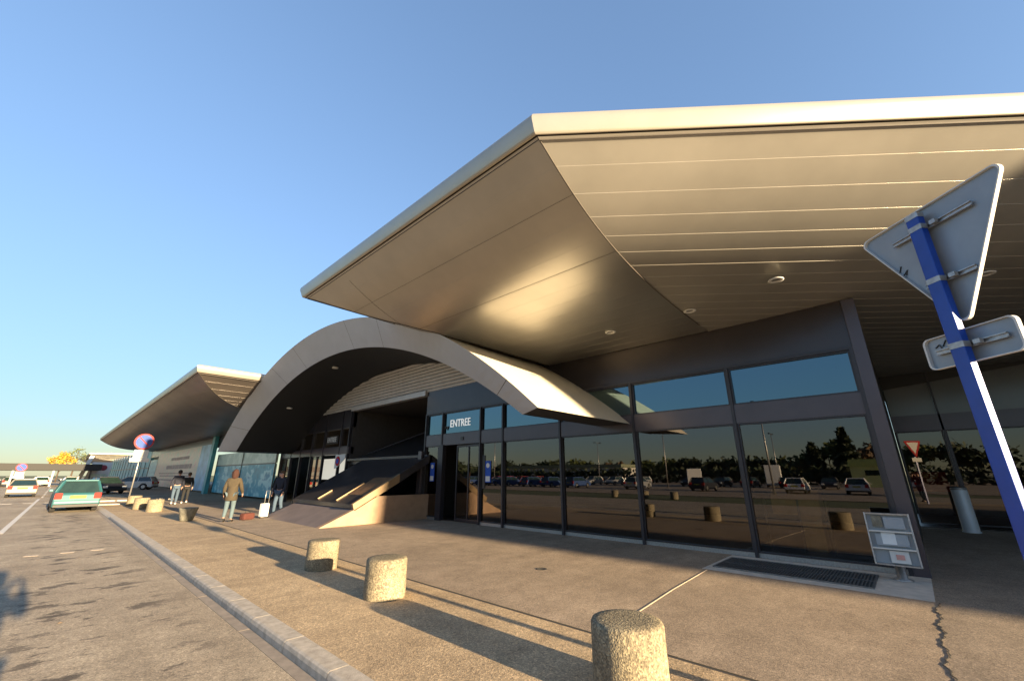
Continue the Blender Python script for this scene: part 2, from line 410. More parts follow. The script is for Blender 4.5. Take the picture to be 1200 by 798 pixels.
# door leaves
for y0, y1, xx in ((11.03, 11.72, FX + .02), (11.72, 12.45, FX + .08)):
    b = B()
    b.box(xx, xx + .05, y0, y0 + .05, .03, 2.66); b.box(xx, xx + .05, y1 - .05, y1, .03, 2.66)
    b.box(xx, xx + .05, y0 + .05, y1 - .05, .03, .12); b.box(xx, xx + .05, y0 + .05, y1 - .05, 2.58, 2.66)
    d = b.build('sliding_door', 'frame', hall)
    b = B(); b.add([(xx + .025, y0 + .05, .12), (xx + .025, y1 - .05, .12), (xx + .025, y1 - .05, 2.58), (xx + .025, y0 + .05, 2.58)], [(0, 1, 2, 3)]); b.build('pane', 'gl', d)
b = B(); b.box(FX - .12, FX + .06, 13.06, 13.36, 0, 2.7); b.build('door_post', 'frame', hall)
b = B(); b.box(FX - .10, FX - .07, 11.9, 12.05, 2.82, 2.94); b.build('door_sensor', 'black', hall)
textobj('ENTREE', 'lettering', .40, 'letter', hall, (FX - .02, 12.2, 3.47), (pi / 2, 0, -pi / 2), .01, .86)
b = B()
for yy in (12.95, 13.1):
    b.prism([(yy - .07, 3.40), (yy + .07, 3.40), (yy, 3.24)], FX - .03, FX - .015, axis=0)
b.build('arrow_symbol', 'black', hall)
for yy in (10.62, 13.78):
    b = B(); b.box(FX - .025, FX - .012, yy - .13, yy + .13, 1.35, 2.05)
    s_ = b.build('blue_sticker', 'signblue', hall)
    b = B(); b.prism([(yy + .08 * cos(t * pi / 8), 1.9 + .08 * sin(t * pi / 8)) for t in range(16)], FX - .033, FX - .026); b.build('pictogram', 'white', s_)
    b = B(); b.box(FX - .033, FX - .026, yy - .1, yy + .1, 1.38, 1.55); b.build('caption_strip', 'white', s_)
b = B(); b.box(FX - .02, FX - .008, 10.78, 10.96, 1.15, 2.25); b.build('door_notice', 'black', hall)
# interior of the hall
b = B(); b.box(FX + .05, 19.2, .36, 14.2, .004, .02); b.build('hall_floor', 'darkfloor', hall)
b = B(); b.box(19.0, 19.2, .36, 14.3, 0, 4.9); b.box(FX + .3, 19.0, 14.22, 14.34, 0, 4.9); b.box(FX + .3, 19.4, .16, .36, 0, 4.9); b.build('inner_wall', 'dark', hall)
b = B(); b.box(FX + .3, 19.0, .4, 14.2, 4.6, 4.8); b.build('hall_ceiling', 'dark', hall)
# recessed frontage beside the corner column
RX = 19.5
def slz(y): return 4.42 + (.22 - y) * .112
for y0, y1 in ((-1.02, .12), (-3.3, -1.08), (-5.6, -3.36), (-8, -5.66)):
    b = B(); b.prism([(y0, 3.5), (y1, 3.5), (y1, slz(y1)), (y0, slz(y0))], RX - .02, RX)
    b.build('upper_window', 'frost', hall)
    window(hall, y0, y1, .12, 2.98, 'glr', RX)
    mullion(hall, y0 - .03, 0, 4.9, RX, .05 if y0 > -2 else .16)
b = B(); b.box(RX - .1, RX + .2, -8, .15, 2.98, 3.5); b.build('recess_band', 'band', hall)
b = B(); b.prism([(-8, slz(-8)), (.15, slz(.15)), (.15, 4.95), (-8, 4.95)], RX - .06, RX + .2); b.build('recess_soffit_shade', 'black', hall)  # black face added for the soffit's deep shade above the panes
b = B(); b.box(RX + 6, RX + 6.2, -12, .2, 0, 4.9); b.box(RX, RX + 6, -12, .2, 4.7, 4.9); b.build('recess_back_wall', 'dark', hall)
b = B(); b.box(RX + .05, RX + 6, -12, .2, .004, .02); b.build('recess_floor', 'darkfloor', hall)
b = B(); b.box(RX + 3, RX + 3.4, -.9, .1, 1.0, 1.7); b.build('interior_board', 'red', hall)

# south wing: casts the long shade on the right
wing = thing('south_wing', 'tall plain terminal wing standing behind the camera to the south', 'terminal wing', (9, -14, 0)); wing.location = (0, 0, 0)
b = B(); b.box(8.92, 34, -70, -13, -.1, 11); b.build('wall', 'wallw', wing)
b = B()
for i in range(12):
    b.box(8.88, 8.915, -17 - i * 4.4, -13.4 - i * 4.4, .8, 3.2)
b.build('window', 'gu', wing)

# ------------------------------------------------------------------ arch hall
CY, ZO0 = 17.3, 2.9
def zo(y): return 7.4 - (18.5 - sqrt(max(0, 18.5 ** 2 - (y - CY) ** 2)))
def zi(y): return 6.43 - (19.2 - sqrt(max(0, 19.2 ** 2 - (y - CY) ** 2)))
arch = thing('arched_entrance', 'grey segmental arch vault projecting over the entrance ramp', 'entrance arch', (0, 0, 0))
NA = 72; ao = math.asin(12.13 / 18.5); ai = math.asin(11.1 / 19.2)
oy = [(CY + 18.5 * sin(-ao + 2 * ao * i / NA), 7.4 - 18.5 + 18.5 * cos(-ao + 2 * ao * i / NA)) for i in range(NA + 1)]
iy = [(CY + 19.2 * sin(-ai + 2 * ai * i / NA), 6.43 - 19.2 + 19.2 * cos(-ai + 2 * ai * i / NA)) for i in range(NA + 1)]
XF, XI, XB = 6.3, 7.0, 14.0
b = B()
seams = (3, 22, 29, 43, 50, 66)
for i in range(NA):
    O0, O1, I0, I1 = oy[i], oy[i + 1], iy[i], iy[i + 1]
    if i in seams:
        e = .012 / (O1[0] - O0[0])
        lerp = lambda a, c, t: (a[0] + (c[0] - a[0]) * t, a[1] + (c[1] - a[1]) * t)
        Om, Im = lerp(O0, O1, e * 1.5), lerp(I0, I1, e * 1.5)
        b.add([(XF, *O0), (XF, *Om), (XI, *Im), (XI, *I0)], [(0, 1, 2, 3)], 1); O0, I0 = Om, Im
    b.add([(XF, *O0), (XF, *O1), (XI, *I1), (XI, *I0)], [(0, 1, 2, 3)], 0)
b.build('arch_face', ['arch', 'groove'], arch)
b = B()
for i in range(NA): b.add([(XF, *oy[i]), (XF, *oy[i + 1]), (XB, *oy[i + 1]), (XB, *oy[i])], [(0, 1, 2, 3)], 0, True)
b.build('vault_roof', 'vault', arch)
b = B()
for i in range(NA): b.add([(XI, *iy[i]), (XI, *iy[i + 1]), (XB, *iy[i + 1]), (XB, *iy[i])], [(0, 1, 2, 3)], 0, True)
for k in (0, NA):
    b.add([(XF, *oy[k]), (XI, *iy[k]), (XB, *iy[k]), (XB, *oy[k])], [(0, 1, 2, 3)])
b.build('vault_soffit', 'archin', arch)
for (lx, ly) in ((7.9, 18.66), (8.1, 24.3)):
    b = B(); b.lathe([(.14, 0), (.14, -.06), (.10, -.07)], (lx, ly, zi(ly) - .01), 16); b.build('downlight', 'white', arch)
# ribbed tympanum
b = B(); z = 4.92
def ywid(z):
    h = 6.43 - z; return sqrt(max(0, 19.2 ** 2 - (19.2 - h) ** 2))
prof_prev = None
while z < 6.40:
    w0 = ywid(z) + .25
    y0, y1 = max(7.0, CY - w0), CY + w0
    b.prism([(FX - .04, z), (FX - .075, z + .05), (FX - .085, z + .09), (FX - .04, z + .135), (FX, z + .14), (FX, z)], y0, y1, axis=1); z += .15
b.build('ribbed_tympanum', 'rib', arch)
b = B(); b.box(FX - .16, FX + .1, 14.4, 21.0, 4.78, 4.99); b.build('lintel', 'rib', arch)
# dark recess above the ramp
b = B(); b.box(15.5, 15.7, 14.36, 21, 0, 6); b.box(FX + .05, 15.5, 14.36, 14.5, 0, 6); b.box(FX + .05, 15.5, 20.95, 21.1, 0, 6); b.box(FX + .1, 15.5, 14.36, 21, 4.8, 4.95)
b.build('recess_wall', 'dark', arch)
# stepped stone base and sloping hood over the stair
P0, P1 = 13.95, 19.2
b = B(); b.prism([(6.08, 0), (10.6, 0), (10.6, .88), (7.95, .88), (7.25, .5)], P0, P0 + .25, axis=1); b.build('side_wall', 'tan', arch)
b = B(); b.prism([(6.1, 0), (7.28, .5), (7.28, 0)], P0 + .25, P1, axis=1); b.box(7.28, 10.6, P0 + .25, P1, 0, .5)
b.build('ramp_base', 'brown', arch)
def sl(x): return .62 + (x - 7.2) * (2.30 - .62) / 3.0
b = B(); b.prism([(7.2, sl(7.2)), (10.3, sl(10.3)), (10.3, sl(10.3) - .06), (7.2, sl(7.2) - .06)], P0 + .14, P1 + .2, axis=1)
b.prism([(10.3, 2.3), (15.4, 4.3), (15.4, 4.1), (10.3, 2.1)], 14.55, 20.9, axis=1); b.box(7.22, 10.2, P1, P1 + .2, 0, .6)
b.build('hood', 'hood', arch)
for yy, x0_, x1_, bm_ in ((P0, 7.12, 8.85, 'beam'), (P0, 8.85, 10.15, 'hood'), (15.6, 7.3, 8.35, 'beam'), (17.2, 7.3, 7.85, 'beam')):  # edge beam's shaded upper half is painted in the dark hood colour
    b = B(); w = .14 if yy == P0 else .07
    hh = .08 if yy == P0 else .045
    b.prism([(x0_, sl(x0_) + hh), (x1_, sl(x1_) + hh), (x1_, sl(x1_) - (.22 if yy == P0 else 0)), (x0_ + (.08 if x0_ < 8 else 0), sl(x0_) - (.14 if x0_ < 8 else .22) * (yy == P0))], yy, yy + w, axis=1)
    b.build('beam', bm_, arch, bevel=.006)
b = B(); b.box(10.1, 10.25, P0 + .14, 20.9, 2.26, 2.36); b.build('cross_rail', 'hood', arch)
b = B(); b.box(7.21, 7.27, P0 + .2, P1, .5, .64); b.build('hood_front', 'hood', arch)
b = B(); b.tube([(10.8, 20.2, 2.6), (13.4, 17.6, 4.0), (13.4, 17.4, 4.4)], .03, 8); b.build('handrail', 'frame', arch)
b = B(); b.prism([(7.7, sl(7.7) + .012), (8.75, sl(8.75) + .012), (8.75, sl(8.75) + .002), (7.7, sl(7.7) + .002)], 14.2, 15.55, axis=1); b.build('hood_sunlit_patch', simple('sunlit_hood_tone', (.16, .09, .045), .55, var=.3), arch)  # brown sheet painted over the hood where low sun catches it
b = B(); b.box(10.0, 10.2, 14.33, 14.55, .88, 2.5); b.build('pier', 'band', arch)
# second entrance, under the left half of the arch
b = B(); b.box(FX - .04, FX + .2, 20.95, 30.5, 3.98, 4.9); b.build('header', 'frame', arch)
b = B(); b.box(FX - .08, FX + .2, 20.95, 30.5, 2.62, 2.98); b.build('transom_band', 'band', arch)
yy = [21.05, 22.0, 24.0, 25.6, 27.2, 28.7, 30.4]
for a, c in zip(yy, yy[1:]): window(arch, a + .03, c - .03, 3.0, 3.96, 'gl')
for y_ in yy: mullion(arch, y_, 0, 4.9, FX, .09)
b = B(); b.box(FX - .05, FX - .02, 22.35, 23.75, 3.2, 3.62); sg = b.build('sign_panel', 'black', arch)
textobj('ENTREE', 'lettering', .38, 'white', sg, (FX - .075, 23.05, 3.41), (pi / 2, 0, -pi / 2), .01, .84)
for (a, c) in ((24.05, 24.75), (24.8, 25.5), (28.75, 29.5), (29.55, 30.35)):
    window(arch, a, c, .1, 2.6, 'glr')
b = B(); b.box(12.5, 12.6, 24.0, 31, 1.3, 2.6); b.build('inner_glow_panel', emis('pale_glow', (.75, .72, .62), .16), arch)  # self-glowing sheet set behind the panes so they look lit
b = B(); b.box(15.3, 15.4, 21.1, 46, 0, 5); b.box(FX + .3, 15.3, 21.1, 46, 4.5, 4.6); b.build('inner_wall', 'dark', arch)
# hanging no-entry roundel beside the ramp
b = B(); b.prism([(21.1, 2.6), (22.2, 2.6), (22.2, 1.9), (21.9, 1.95), (21.1, 2.4)], FX - .14, FX - .11); sg = b.build('roundel_board', 'white', arch)
b = B(); b.prism([(21.85 + .24 * cos(t * pi / 10), 2.27 + .24 * sin(t * pi / 10)) for t in range(20)], FX - .16, FX - .142); r_ = b.build('roundel', 'red', sg)
b = B(); b.prism([(21.85 + .13 * cos(t * pi / 10), 2.27 + .13 * sin(t * pi / 10)) for t in range(20)], FX - .175, FX - .162); b.build('roundel_centre', 'signblue', r_)

# ------------------------------------------------------------------ far wing with second canopy
far = thing('far_terminal_wing', 'far terminal wing with brown shaded canopy above poster hoardings', 'terminal wing')
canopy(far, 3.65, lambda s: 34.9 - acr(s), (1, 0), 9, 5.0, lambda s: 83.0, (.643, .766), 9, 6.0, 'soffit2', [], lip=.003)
b = B(); b.box(9.75, 10.2, 31, 84, 4.0, 5.0); b.build('upper_wall', 'band', far)
def mural(name, seed, cols):
    m, N, L, P = mat(name)
    tc = N.new('ShaderNodeTexCoord').outputs['Object']
    f = noise(N, L, tc, .55 + seed * .1, 5, .62, (1, 1, 1.7))
    r = ramp(N, cols); r.color_ramp.interpolation = 'EASE'; L.new(f, r.inputs[0]); L.new(r.outputs[0], P.inputs['Base Color'])
    P.inputs['Roughness'].default_value = .35
    return m
mu_teal = mural('teal_print', 1, [(.3, (.02, .2, .3)), (.47, (.04, .36, .48)), (.57, (.4, .7, .72)), (.68, (.03, .26, .4))])
mu_pale = mural('pale_print', 3, [(.3, (.5, .58, .45)), (.42, (.66, .52, .40)), (.55, (.75, .55, .42)), (.66, (.72, .40, .36))])
mu_light = mural('pale_green_glass', 2, [(.35, (.7, .78, .66)), (.6, (.45, .55, .45))])
h = thing('mural_hoarding', 'teal printed hoarding under a pale glazed strip, behind the woman in brown', 'hoarding')
b = B(); b.box(9.9, 10.0, 30.5, 45.4, .15, 2.3); b.build('printed_panel', mu_teal, h)
b = B(); b.box(9.92, 10.0, 30.5, 45.4, 2.34, 3.3); b.build('glazed_strip', mu_light, h)
b = B()
for y_ in (30.5, 37.9, 45.35): b.box(9.86, 9.9, y_ - .04, y_ + .04, .1, 3.3)
b.box(9.86, 9.9, 30.5, 45.4, 2.28, 2.36); b.build('frame', 'frame', h)
h = thing('poster_hoarding', 'long beige poster hoarding with faded lines, behind the two walkers', 'hoarding')
b = B(); b.box(9.6, 9.7, 51, 76, .2, 4.3); pp = b.build('printed_panel', mu_pale, h)
b = B()
b.box(9.57, 9.597, 46.6, 51, .2, 4.3); b.build('blue_panel', simple('pale_blue_print', (.3, .5, .66), .4, var=.3, scale=1), h)
b = B()
rq = random.Random(4)
for z_, y0, y1, hh in ((3.35, 56, 66, .16), (2.45, 54, 68, .22), (1.75, 53, 72, .06), (1.45, 54, 71, .06), (1.0, 55, 72, .09)):
    yq = y0
    while yq < y1:
        wq = rq.uniform(.3, 1.2); b.box(9.58, 9.597, yq, yq + wq, z_ - hh, z_ + hh); yq += wq + rq.uniform(.12, .3)
b.build('printed_line', simple('faded_red_print', (.42, .28, .24), .5), pp)
b = B(); b.box(9.57, 9.7, 76, 82, .2, 3.6); b.build('striped_panel', simple('pale_teal_print', (.5, .68, .62), .4, var=.3, scale=2), h)
b = B(); b.box(9.4, 9.7, 45.6, 46.4, 0, 5); b.build('post', 'teal', h)
# teal glass hall further on
t = thing('teal_glass_hall', 'distant teal glass frontage in the shade of the far canopy', 'terminal wing')
b = B(); b.box(9.8, 10.1, 84, 150, 0, 5.2); b.build('wall', 'teal', t)
b = B()
for i in range(14): b.box(9.74, 9.8, 84 + i * 4.7, 84.15 + i * 4.7, 0, 5.2)
b.box(9.74, 9.8, 84, 150, 2.5, 2.62); b.build('frame', 'frame', t)
b = B(); b.box(9.70, 9.74, 96, 102, 3.2, 4.6); b.build('notice_panel', 'wallw', t)
t3 = thing('distant_canopy', 'small distant cream canopy at the far end of the terminal', 'canopy')
canopy(t3, 5.2, lambda s: 34.9 - acr(s) + 120, (1, 0), 9, 5, lambda s: 200., (.643, .766), 6, 6, 'soffit', [])

# ------------------------------------------------------------------ bollards
BG = 'round concrete bollards along the pavement edge'
def mk_bollard(loc, label, s=1.0):
    r, hh = .285 * s, .5 * s
    pr = [(r - .012, -.02), (r, 0.012), (r + .004, .1), (r, .3), (r, hh - .03), (r - .012, hh - .008), (r - .035, hh), (r * .6, hh + .003), (.01, hh + .002)]
    o = B().lathe(pr, (0, 0, 0), 56).build('bollard', 'bollard', loc=loc); return tag(o, label, 'bollard', BG)
b0 = mk_bollard((3.42, 1.93, 0), 'round aggregate concrete bollard nearest the camera, cut by the bottom edge')
for loc, lab, s in (((3.52, 5.70, 0), 'round concrete bollard fully in sun, second nearest the camera', .98), ((3.68, 8.12, 0), 'round concrete bollard with its foot in shadow, third from the camera', .95),
        ((3.55, 25.6, 0), 'sunlit bollard at the near end of the tight trio by the no-parking sign', 1.05), ((3.32, 27.9, 0), 'middle sunlit bollard of the tight trio by the no-parking sign', 1.05),
        ((3.36, 31.0, 0), 'sunlit bollard right beside the no-parking sign pole', 1.05)):
    c = b0.copy(); COL.objects.link(c); c.location = loc; c['label'] = lab; c.scale = (s, s, s); c.rotation_euler = (0, 0, loc[1])
for loc in ((-11.2, 13.2, -.1), (-11.4, 15.6, -.1), (-11.2, 18.0, -.1)):
    c = b0.copy(); COL.objects.link(c); c.location = loc; c['label'] = 'concrete bollard across the road on the grass verge, seen mirrored in the glass'; c['group'] = 'bollards across the road'
tub = B().lathe([(.2, 0), (.24, .03), (.36, .46), (.37, .5), (.33, .5), (.31, .44), (.02, .43)], (0, 0, 0), 32).build('planter_tub', 'tub', loc=(3.72, 19.7, 0)); tub.scale = (.82, .82, .9)
tag(tub, 'dark tapered concrete tub wider at the top, alone on the pavement', 'planter')

# ------------------------------------------------------------------ yield sign seen from behind
u = Vector((-.690, -.724, 0)); nrm = Vector((.724, -.690, 0)); mid = Vector((4.06, -.47, 0))
px, py = 4.06 - nrm.x * .045, -.47 - nrm.y * .045
px += u.x * -.02; py += u.y * -.02
sg = thing('yield_sign', 'back of a triangular metal road sign with small plate on a bright blue pole', 'road sign', (px, py, 0))
def postring(a, d, z, r=.007):
    pts = []
    for (sa, sd) in ((1, 1), (-1, 1), (-1, -1), (1, -1)):
        c0 = math.atan2(sd, sa)
        for k in range(5):
            t_ = c0 - pi / 4 + pi / 2 * k / 4
            A, D = sa * (a - r) + r * cos(t_), sd * (d - r) + r * sin(t_); pts.append((u.x * A + nrm.x * D, u.y * A + nrm.y * D, z))
    return pts
def posttube(a, d, z0, z1):
    b = B(); p, q = postring(a, d, z0), postring(a, d, z1); n = len(p)
    b.add(p + q, [(i, (i + 1) % n, n + (i + 1) % n, n + i) for i in range(n)] + [tuple(range(n, 2 * n))]); return b
posttube(.045, .028, -.02, 3.46).build('pole', 'blue', sg)
def loc2(a, d, z): v = mid + u * a + nrm * d; return (v.x - px, v.y - py, z)
def rpoly(pts, r, n=6):
    out = []
    for i, p in enumerate(pts):
        p = Vector(p); a = Vector(pts[i - 1]); c = Vector(pts[(i + 1) % len(pts)])
        d1 = (a - p).normalized(); d2 = (c - p).normalized(); ang = d1.angle(d2); t = r / math.tan(ang / 2)
        q0 = p + d1 * t; q1 = p + d2 * t; cc = p + (d1 + d2).normalized() * (r / sin(ang / 2))
        a0 = math.atan2(q0.y - cc.y, q0.x - cc.x); a1 = math.atan2(q1.y - cc.y, q1.x - cc.x)
        while a1 - a0 > pi: a1 -= 2 * pi
        while a1 - a0 < -pi: a1 += 2 * pi
        out += [(cc.x + r * cos(a0 + (a1 - a0) * k / n), cc.y + r * sin(a0 + (a1 - a0) * k / n)) for k in range(n + 1)]
    return out
def plate(poly, name, back, front, rim, parent, d0=0., th=.028):
    """flanged plate: recessed back sheet plus rim"""
    cx = sum(p[0] for p in poly) / len(poly); cz = sum(p[1] for p in poly) / len(poly)
    inn = [(cx + (p[0] - cx) * (1 - .014 / max(.1, math.hypot(p[0] - cx, p[1] - cz))), cz + (p[1] - cz) * (1 - .014 / max(.1, math.hypot(p[0] - cx, p[1] - cz)))) for p in poly]
    n = len(poly); b = B()
    b.add([loc2(p[0], d0 + th, p[1]) for p in poly], [tuple(range(n))], 1)
    b.add([loc2(p[0], d0 + th - .006, p[1]) for p in inn], [tuple(range(n))[::-1]], 0)
    o_ = [loc2(p[0], d0 + th, p[1]) for p in poly]; o2 = [loc2(p[0], d0, p[1]) for p in poly]
    i2 = [loc2(p[0], d0, p[1]) for p in inn]; i1 = [loc2(p[0], d0 + th - .006, p[1]) for p in inn]
    for i in range(n):
        j = (i + 1) % n
        b.add([o_[i], o_[j], o2[j], o2[i]], [(0, 1, 2, 3)], 2); b.add([o2[i], o2[j], i2[j], i2[i]], [(0, 1, 2, 3)], 2); b.add([i2[i], i2[j], i1[j], i1[i]], [(0, 1, 2, 3)], 2)
    return b.build(name, [back, front, rim], parent)
tri = [(-.53, 3.53), (.53, 3.53), (.03, 2.56)]
pt = plate(rpoly(tri, .045), 'triangle_plate', 'signback', 'red', 'white', sg)
b = B(); it = [(-.36, 3.44), (.36, 3.44), (.02, 2.78)]; n_ = 3
b.add([loc2(p[0], .031, p[1]) for p in it], [(0, 1, 2)]); b.build('white_field', 'white', pt)
rect = [(-.285, 2.555), (.285, 2.555), (.285, 2.325), (-.285, 2.325)]
plate(rpoly(rect, .04), 'lower_plate', 'signback', 'white', 'white', sg)
for z_, a0, a1 in ((3.36, -.26, .30), (2.93, -.13, .20), (2.44, -.21, .22)):
    b = B(); b.bar(loc2(a0, -.004, z_ + .014), loc2(a1, -.004, z_ + .014), .012, .008); b.bar(loc2(a0, -.004, z_ - .014), loc2(a1, -.004, z_ - .014), .012, .008)
    b.bar(loc2(a0, .006, z_), loc2(a1, .006, z_), .008, .034)
    br = b.build('bracket_rail', 'galv', sg)
    b = posttube(.048, .031, z_ - .02, z_ + .02)
    b.bar(loc2(.06, -.03, z_), loc2(.1, -.03, z_), .03, .03); b.build('clamp', 'galv', br)
posttube(.048, .031, 3.44, 3.475).build('pole_cap', 'galv', sg)
b = B()
for (a, z_, a2, z2) in ((-.30, 3.12, -.27, 3.18), (-.27, 3.10, -.23, 3.13), (-.25, 3.09, -.235, 3.13), (-.28, 3.09, -.255, 3.08)): b.bar(loc2(a, .018, z_), loc2(a2, .018, z2), .008, .004)
b.build('maker_mark', 'black', sg); b = B()
for (a, z_, a2, z2) in ((-.22, 2.48, -.19, 2.5), (-.19, 2.5, -.18, 2.47), (-.17, 2.48, -.14, 2.52)): b.bar(loc2(a, .018, z_), loc2(a2, .018, z2), .008, .004)
b.build('maker_mark', 'black', sg)

# ------------------------------------------------------------------ newspaper stand, drain, ash bin
st = thing('leaflet_stand', 'grey framed leaflet rack on a short post at the corner column', 'leaflet rack', (9.62, .46, 0), 0)
def ST(x, y, z): return (x, y, z)
B().lathe([(.13, 0), (.13, .02), (.07, .04), (.065, .3)], (0, 0, 0), 24).build('post', 'galv', st)
# leaning tray facing -x
b = B(); fx = lambda z: -.22 + (z - .26) * .10
for y_ in (-.27, .27): b.bar((fx(.24), y_, .24), (fx(1.0), y_, 1.0), .02, .10)
for z_ in (.25, .99): b.bar((fx(z_), -.27, z_), (fx(z_), .27, z_), .10, .02)
b.build('frame', 'galv', st)
b = B(); b.bar((fx(.25) + .045, 0, .25), (fx(.99) + .045, 0, .99), .53, .01); b.build('back_sheet', 'signback', st)
for z_ in (.48, .73):
    b = B(); b.bar((fx(z_) - .03, -.26, z_), (fx(z_) - .03, .26, z_), .06, .02); b.build('shelf', 'white', st)
for z_, y0, y1, m_ in ((.36, -.16, .07, 'white'), (.60, -.2, .2, 'signback'), (.62, -.05, .12, 'ash'), (.85, -.2, .05, 'signback'), (.87, .07, .2, 'tub')):
    b = B(); b.bar((fx(z_ - .08) - .01, (y0 + y1) / 2, z_ - .08), (fx(z_ + .09) - .005, (y0 + y1) / 2, z_ + .09), y1 - y0, .012); b.build('leaflet', m_, st)
b = B(); b.bar((fx(.32) - .022, -.05, .33), (fx(.4) - .02, -.05, .40), .1, .006); b.build('leaflet_picture', simple('pink_print', (.5, .25, .22), .5), st)
sfp = tag(sheet('concrete_strip', 8.33, 10.1, .135, 3.12, .004, 'conc'), kind='structure')
gr = thing('drain_grate', 'long steel drainage grate set in a pale concrete border by the glass', 'drain grate')
b = B(); b.box(8.62, 9.72, .78, 3.0, .005, .009); b.build('pit', 'black', gr)  # flat black sheet stands in for the dark hollow below the bars
b = B(); b.box(8.6, 8.63, .76, 3.02, .006, .026); b.box(9.71, 9.74, .76, 3.02, .006, .026); b.box(8.63, 9.71, .76, .79, .006, .026); b.box(8.63, 9.71, 2.99, 3.02, .006, .026); b.build('frame', 'grate', gr)
b = B(); y = .82
while y < 2.98: b.box(8.63, 9.71, y, y + .014, .01, .024); y += .045
b.box(9.15, 9.17, .79, 2.99, .008, .022); b.build('bar', 'grate', gr)
ab = thing('ash_bin', 'tall white cylindrical ash bin in front of the recessed glass', 'ash bin', (18.7, -.92, 0))
B().lathe([(.2, -.02), (.2, .02), (.18, .04), (.18, 1.2), (.175, 1.22)], (0, 0, 0), 32).build('body', 'ash', ab)
B().lathe([(.185, 1.17), (.185, 1.2), (.15, 1.24), (.02, 1.25)], (0, 0, 0), 32).build('lid', 'galv', ab)
# desk inside the glass
dk = thing('counter_desk', 'cream counter with slanted top between metal rail posts, behind the tinted glass', 'counter', (11.9, 2.1, .02), 0)
cl = simple('cream_laminate', (.75, .62, .32), .5)
b = B(); b.prism([(-.3, .72), (.3, .72), (.3, 1.25), (-.1, 1.25), (-.3, 1.05)], -.48, .45, axis=1); b.build('top', cl, dk, bevel=.02)
b = B(); b.box(-.25, .25, -.45, -.05, 0, .72); b.build('pedestal', cl, dk)
for q in (.55, -.1, -.62):
    B().tube([(-.5, q, 0), (-.5, q, 1.05)], .025, 8).build('rail_post', 'galv', dk)
b = B(); b.box(-.29, -.25, 0.1, .3, 1.12, 1.2); b.build('notice', 'white', dk)

# ------------------------------------------------------------------ no parking signs
def noparking(loc, label, h=3.2, s=1.0, rz=0.):
    t = thing('no_parking_sign', label, 'road sign', loc, rz)
    B().lathe([(.035, 0), (.035, h + .5 * s)], (0, 0, 0), 14).build('pole', 'galv', t)
    def disc(r, y, nm, m, par):
        b = B(); b.prism([(r * cos(k * pi / 16), h + .15 + r * sin(k * pi / 16)) for k in range(32)], y - .01, y, axis=1); return b.build(nm, m, par)
    rim_ = disc(.42 * s, -.045, 'disc', 'fred', t); disc(.345 * s, -.056, 'blue_field', 'fblue', rim_)
    b = B(); b.bar((-.22 * s, -.072, h + .15 + .22 * s), (.22 * s, -.072, h + .15 - .22 * s), .008, .06 * s, up=(.7, 0, .7)); b.build('slash', 'fred', rim_)
    b = B(); b.box(-.3 * s, .3 * s, -.055, -.045, h - .72 * s, h - .3 * s); b.build('upper_plate', 'white', t)
    b = B(); b.box(-.4 * s, .4 * s, -.058, -.047, h - .92 * s, h - .73 * s); b.build('lower_plate', 'white', t)
    return t
noparking((3.2, 31.9, 0), 'no-parking roundel over white plates on a pole by the bollards', 3.25, 1.05)
noparking((-2.1, 62, -.1), 'small distant no-parking sign beyond the white car', 2.2, .9)

